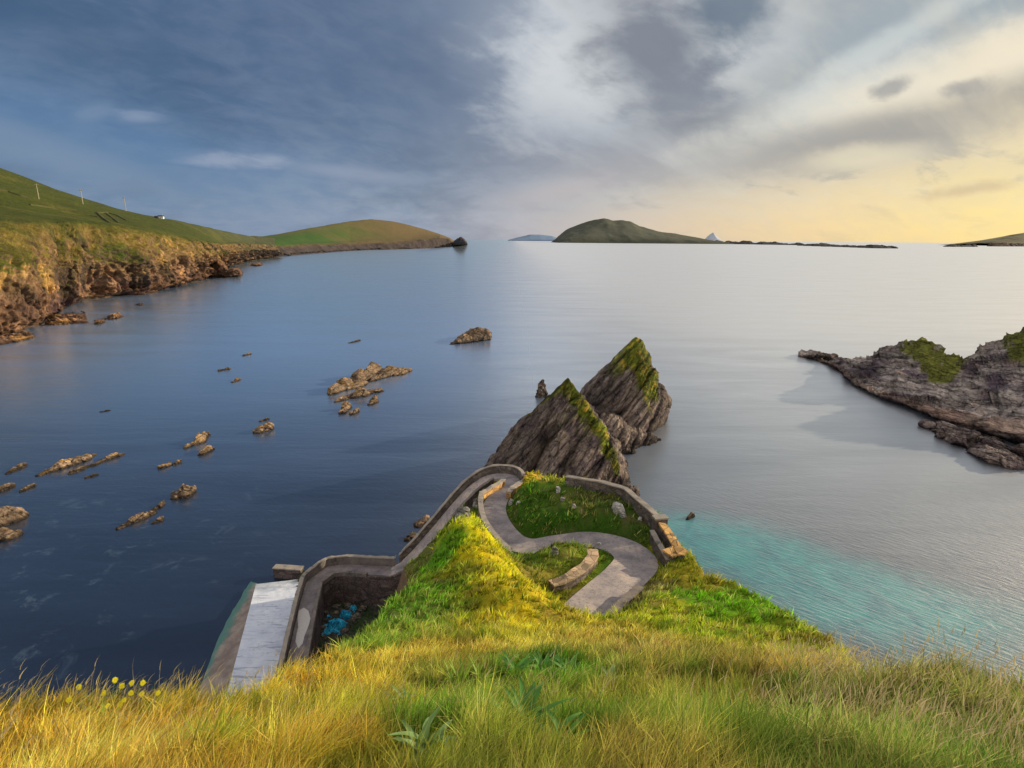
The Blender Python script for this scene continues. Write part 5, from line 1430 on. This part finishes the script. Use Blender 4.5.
def grass(name, n, r0, r1, lenf, widf, label, seed=0, tint=None, keep=None, leanbase=.55, curl=1.0, a0=-52, a1=52):
    xy = sample(n, r0, r1, a0, a1); tout = TUFT_OUT; tid = TUFT_ID; z, ins, dp, de, nz = ground_z(xy)
    r = np.hypot(xy[:, 0], xy[:, 1]); p3 = np.c_[xy, z]
    clump = fbm(p3*np.array([1, 1, 0]), .45, 3, .6, 141); big = fbm(p3*np.array([1, 1, 0]), 2.2, 3, .5, 143)
    ok = (ins | (de < .35)) & (dp > RNG.uniform(-.12, .30, len(xy))) & (z > 2.2) & (nz > .25)
    sl_ = ss(.10, .34, fbm(p3*np.array([1, 1, 0])+np.c_[z*0, z*0, z*0], 2.6, 4, .6, 125))*ss(14, 22, r)
    ok &= RNG.uniform(0, 1, len(xy)) > sl_*.4
    if keep is not None: ok &= keep(xy, clump, big, r)
    xy, z, r, clump, big, dp = xy[ok], z[ok], r[ok], clump[ok], big[ok], dp[ok]; m = len(xy); tout = tout[ok]; tid = tid[ok]
    trnd = np.random.default_rng(5).uniform(0, 1, (tid.max()+1, 4))[tid]
    la = np.radians(35)+fbm(np.c_[xy, z*0], 1.6, 3, .6, 145)*2.4+RNG.normal(0, .45, m)
    lean = np.c_[np.cos(la), np.sin(la)]*.75+tout*1.1; ll_ = np.linalg.norm(lean, axis=1)+1e-6; lean = lean/ll_[:, None]
    ln = lenf(r)*RNG.uniform(.55, 1.15, m)*(.65+.75*trnd[:, 0])*(1+.8*clump)*np.clip(.35+dp*1.2, .35, 1)
    wd = widf(r)*RNG.uniform(.7, 1.3, m)
    col = sward(xy)
    h = np.abs(RNG.normal(0, 1, m)); t_ = RNG.uniform(0, 1, m)
    col = col*(1+.30*RNG.normal(0, 1, m)[:, None]).clip(.4, 1.8)
    col = col*(.62+.70*trnd[:, 1:2])
    tg = (trnd[:, 2:3] > .72)*.55; col = col*(1-tg)+L(112,150,44)*1.2*tg
    tb = (trnd[:, 3:4] > .86)*.5; col = col*(1-tb)+L(196,150,100)*tb
    straw = L(232,206,130); green = L(84,118,34); red = L(150,96,62)
    col = np.where((t_ < .16)[:, None], col*.35+straw*.65, col)
    gmask = (t_ > .84)
    col = np.where(gmask[:, None], col*.45+green*.55, col)
    col = np.where(((t_ > .16) & (t_ < .21))[:, None], col*.5+red*.5, col)
    pt = fbm(p3[ok]*np.array([1, 1, 0]), .9, 4, .6, 147); pt2 = fbm(p3[ok]*np.array([1, 1, 0]), 1.7, 4, .6, 149)
    wg = (ss(.02, .28, pt)*.6)[:, None]; col = col*(1-wg)+L(100,136,40)*1.2*wg
    wr = (ss(.1, .3, pt2)*.25)[:, None]; col = col*(1-wr)+L(176,138,88)*wr
    col = col*(1+.9*fbm(p3[ok]*np.array([1, 1, 0]), 3.2, 4, .6, 151)*ss(10, 20, r)).clip(.45, 1.6)[:, None]
    gl_ = ss(-10, -24, np.degrees(np.arctan2(xy[:, 0], xy[:, 1])))[:, None]*ss(14, 9, r)[:, None]; col = col*(np.array([.93, 1.06, 1.0])*(1-gl_)+np.array([1.0, 1.0, .95])*gl_)
    tuft = ss(-.15, .35, clump+big*.6)
    col = col*(.60+.60*tuft)[:, None]
    for (cx_, cy_, cr_) in CLEAR: ln = ln*(1-.85*ss(cr_*1.3, cr_*.5, np.hypot(xy[:, 0]-cx_, xy[:, 1]-cy_)))
    if tint is not None: col = tint(col, xy)
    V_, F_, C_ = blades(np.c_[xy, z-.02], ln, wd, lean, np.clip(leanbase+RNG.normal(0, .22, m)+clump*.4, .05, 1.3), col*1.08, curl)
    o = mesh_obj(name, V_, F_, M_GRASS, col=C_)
    tag(o, label, 'grass', None, 'stuff'); return o
CLEAR = list(CLEAR0)
# broad-leaved plants
def leaf_material(name, c1, c2):
    m, t, out = material(name); pos = t.new('ShaderNodeNewGeometry').outputs['Position']
    n = t.noise(pos, 14, 4, .6); b = t.new('ShaderNodeBsdfPrincipled'); col = t.mix(n, c1, c2)
    t.set(b.inputs['Base Color'], col); b.inputs['Roughness'].default_value = .55
    tr = t.new('ShaderNodeBsdfTranslucent', {'Color': col}); mx = t.new('ShaderNodeMixShader', {0: .3})
    t.l.new(b.outputs[0], mx.inputs[1]); t.l.new(tr.outputs[0], mx.inputs[2]); t.l.new(mx.outputs[0], out.inputs[0]); return m
M_LEAF = leaf_material('dark_broad_leaf', lin(56,112,30), lin(104,156,58)); M_LEAF2 = leaf_material('bright_broad_leaf', lin(104,146,36), lin(164,186,70)); M_LEAFG = leaf_material('grey_green_leaf', lin(96,136,66), lin(146,174,104))
def leaf_mesh(L_, W_, bend, az, up, rnd):
    n = 8; v = []
    dirh = np.array([math.cos(az), math.sin(az), 0]); sd_ = np.array([-math.sin(az), math.cos(az), 0]); p = np.zeros(3); th = up
    for k in range(n+1):
        t = k/n; w = W_*math.sin(PI*min(1, (t*.92+.08))**.85)*.5+.001
        wob = math.sin(t*9+az*3)*W_*.05
        nrm = np.array([0, 0, 1])*math.cos(th)-dirh*math.sin(th)
        v += [p-sd_*w+nrm*(w*.35+wob), p.copy(), p+sd_*w+nrm*(w*.35-wob)]
        p = p+(dirh*math.cos(th)+np.array([0, 0, 1])*math.sin(th))*L_/n; th -= bend/n
    return v, [tuple(q) for q in grid_faces(n+1, 3)]
def plant(px, py, d, nleaf, L_, W_, label, mat, seed, up0=1.25, spread=.5, bend=1.1):
    p = hit(px, py)
    if p is None: return
    r = random.Random(seed); p = Vector((p.x, p.y, p.z+.02))
    root = empty('leafy_plant', p, label, 'plant', None); CLEAR.append((p.x, p.y, L_*1.05)); L_ *= 1.1; W_ *= .9
    for k in range(nleaf):
        az = k*2.4+r.uniform(-.4, .4); f = r.uniform(.6, 1.1)
        v, fc = leaf_mesh(L_*f, W_*r.uniform(.7, 1.1), bend*r.uniform(.5, 1.3), az, up0-r.uniform(0, spread), r)
        off_ = np.array([r.uniform(-.04, .04), r.uniform(-.04, .04), 0])
        mesh_obj('leaf', np.array(v)+off_, fc, mat, root, smooth=True)
PL = [(424,756,0,15,.19,.038,'grey green plant with long arching leaves near the bottom edge, left of centre',M_LEAFG,1,1.3,.8,1.0),
 (524,728,0,26,.24,.040,'large clump of dark broad leaves in the middle of the foreground grass',M_LEAF,2,1.3,.9,1.2),
 (560,745,0,16,.16,.032,'small dark leafed clump just right of the large clump',M_LEAF,3,1.1,.6,1.1),
 (458,694,0,24,.50,.040,'upright bright green plant with sword shaped leaves',M_LEAF2,4,1.5,.4,.5),
 (480,684,0,16,.36,.045,'pale green plant leaning beside the sword leaved one',M_LEAF2,5,1.4,.5,.7),
 (516,676,0,30,.42,.060,'dark green leafy mass in the hollow, left part',M_LEAF,6,1.1,.8,1.1),
 (542,672,0,34,.46,.060,'dark green leafy mass in the hollow, middle part',M_LEAF,7,1.1,.8,1.1),
 (568,676,0,28,.42,.060,'dark green leafy mass in the hollow, right part',M_LEAF,8,1.1,.8,1.1),
 (610,684,0,18,.30,.055,'grey green rosette on the slope right of the hollow',M_LEAFG,9,.9,.6,1.0),
 (626,726,0,24,.20,.036,'shaded leafy clump low in the grass right of centre',M_LEAF,10,1.0,.7,1.1),
 (650,740,0,16,.15,.030,'small leafy clump at the right of the shaded one',M_LEAF,11,1.0,.7,1.1),
 (402,704,0,16,.22,.040,'blue green weed half hidden in gold grass left of the sword leaved plant',M_LEAFG,12,1.0,.7,1.0),
 (968,766,0,22,.16,.030,'dark leaves deep in the grass near the lower right corner',M_LEAF,13,1.2,.8,1.1),
 (975,692,0,6,.20,.026,'single bright yellow green shoot among the pale seed heads',M_LEAF2,14,1.5,.2,.4)]
for a in PL: plant(*a)
# yellow flowers
M_STEM = simple_mat('flower_stem', lin(96,116,44)); 
def flower_mat():
    m, t, out = material('yellow_petals'); pos = t.new('ShaderNodeNewGeometry').outputs['Position']
    col = t.mix(t.noise(pos, 60, 3, .6), lin(250,236,30), lin(255,250,90)); d = t.new('ShaderNodeBsdfDiffuse', {'Color': col}); tr = t.new('ShaderNodeBsdfTranslucent', {'Color': col}); mx = t.new('ShaderNodeMixShader', {0: .35})
    t.l.new(d.outputs[0], mx.inputs[1]); t.l.new(tr.outputs[0], mx.inputs[2]); t.l.new(mx.outputs[0], out.inputs[0]); return m
M_PET = flower_mat()
FL = [(79,687),(69,700),(115,680),(122,686),(132,683),(143,683),(104,693),(131,693),(142,694),(158,693),(108,706),(120,704),(124,700)]
foot = hit(106, 726)
if foot is not None:
    CLEAR.append((foot.x+.02, foot.y, .34))
    root = empty('flowering_plant', foot, 'clump of tall yellow daisy like flowers in golden grass near the left cliff edge', 'flower')
    fp = np.array(foot); dd_ = float(np.dot(fp-C0, cF))
    for i, (px, py) in enumerate(FL):
        r = random.Random(i); tip = D(px, py, dd_*(.97+.05*r.random()))-fp
        b0 = np.array([r.uniform(-.10, .10), r.uniform(-.06, .06), -.02]); mid = b0*.5+tip*.5+np.array([r.uniform(-.02, .02), 0, .03])
        pts = catmull(np.array([b0, mid, tip]), .03)
        v = []; f = []
        for k, q in enumerate(pts):
            for s_ in range(4): v.append(q+np.array([math.cos(s_*PI/2), math.sin(s_*PI/2), 0])*.0028)
        for k in range(len(pts)-1):
            for s_ in range(4): f.append((k*4+s_, k*4+(s_+1) % 4, (k+1)*4+(s_+1) % 4, (k+1)*4+s_))
        st = mesh_obj('stem', v, f, M_STEM, root)
        # flower head: two rings of petals
        nrm = Vector((r.uniform(-.3, .4), -.75, .75)).normalized(); rot = nrm.to_track_quat('Z', 'Y').to_matrix()
        v = []; f = []
        for ring, (R_, np_, up) in enumerate(((.027, 13, .000), (.019, 11, .012))):
            for k in range(np_):
                an = k/np_*2*PI+ring*.2; c_, s_ = math.cos(an), math.sin(an); w_ = R_*.26
                R2_ = R_*r.uniform(.8, 1.1)
                q = [Vector((c_*.002+s_*w_*.3, s_*.002-c_*w_*.3, up)), Vector((c_*R2_*.6+s_*w_, s_*R2_*.6-c_*w_, up+.004)), Vector((c_*R2_, s_*R2_, up+.001)), Vector((c_*R2_*.6-s_*w_, s_*R2_*.6+c_*w_, up+.004))]
                i0_ = len(v); v += [np.array(rot@x)+tip for x in q]; f.append((i0_, i0_+1, i0_+2, i0_+3))
        mesh_obj('flower_head', v, f, M_PET, st)
    for k in range(7):
        r = random.Random(k+50); v, fc = leaf_mesh(.2*r.uniform(.7, 1.2), .035, 1.0, k*1.1, 1.0, r); mesh_obj('leaf', np.array(v), fc, M_LEAF2, root, smooth=True)

grass('grass', 300000, 1.15, 15, lambda r: .165+.012*np.clip(r, 0, 9), lambda r: .0030+.0024*r, 'long golden and green grass blowing on the cliff top in the foreground')
grass('grass', 150000, 13, 75, lambda r: .22+.005*r, lambda r: .012+.0022*r, 'shorter yellow green turf on the spur, the mounds and the banks by the path')
# seeding stalks, denser at the right hand edge
def stalks(n=8000):
    xy = sample_even(n*4, 1.3, 12); z, ins, dp, de, nz = ground_z(xy); r = np.hypot(xy[:, 0], xy[:, 1]); a = np.degrees(np.arctan2(xy[:, 0], xy[:, 1]))
    pr = .02*ss(2.0, 2.6, r)+.42*ss(24, 36, a)*ss(2.4, 3.4, r)+.12*ss(-20, -35, a)*ss(3, 4, r)
    ok = (ins | (de < .3)) & (RNG.uniform(0, 1, len(xy)) < pr); xy, z, r = xy[ok], z[ok], r[ok]; m = len(xy)
    la = np.radians(20)+RNG.normal(0, .6, m); lean = np.c_[np.cos(la), np.sin(la)]
    ln = RNG.uniform(.28, .5, m)*np.clip(.7+.06*r, .7, 1.2); amt = np.clip(RNG.normal(.45, .2, m), .05, 1)
    col = L(220,200,150)*RNG.uniform(.6, 1.2, m)[:, None]
    V1, F1, C1 = blades(np.c_[xy, z], ln, .0016+.0006*r, lean, amt, col, 1.0)
    t = .86; top = np.c_[xy, z]+np.c_[lean*(ln*amt*t**1.7)[:, None], ln*(t-.28*t*t*amt)]
    V2, F2, C2 = blades(top, ln*.20, .004+.0014*r, lean, np.full(m, .9), L(226,206,156)*RNG.uniform(.7, 1.1, m)[:, None], 1.0)
    o = mesh_obj('seed_grass', np.r_[V1, V2], np.r_[F1, F2+len(V1)], M_GRASS, col=np.r_[C1, C2]); tag(o, 'pale seed heads on thin stalks standing above the grass along the cliff edge', 'grass', None, 'stuff')
stalks()
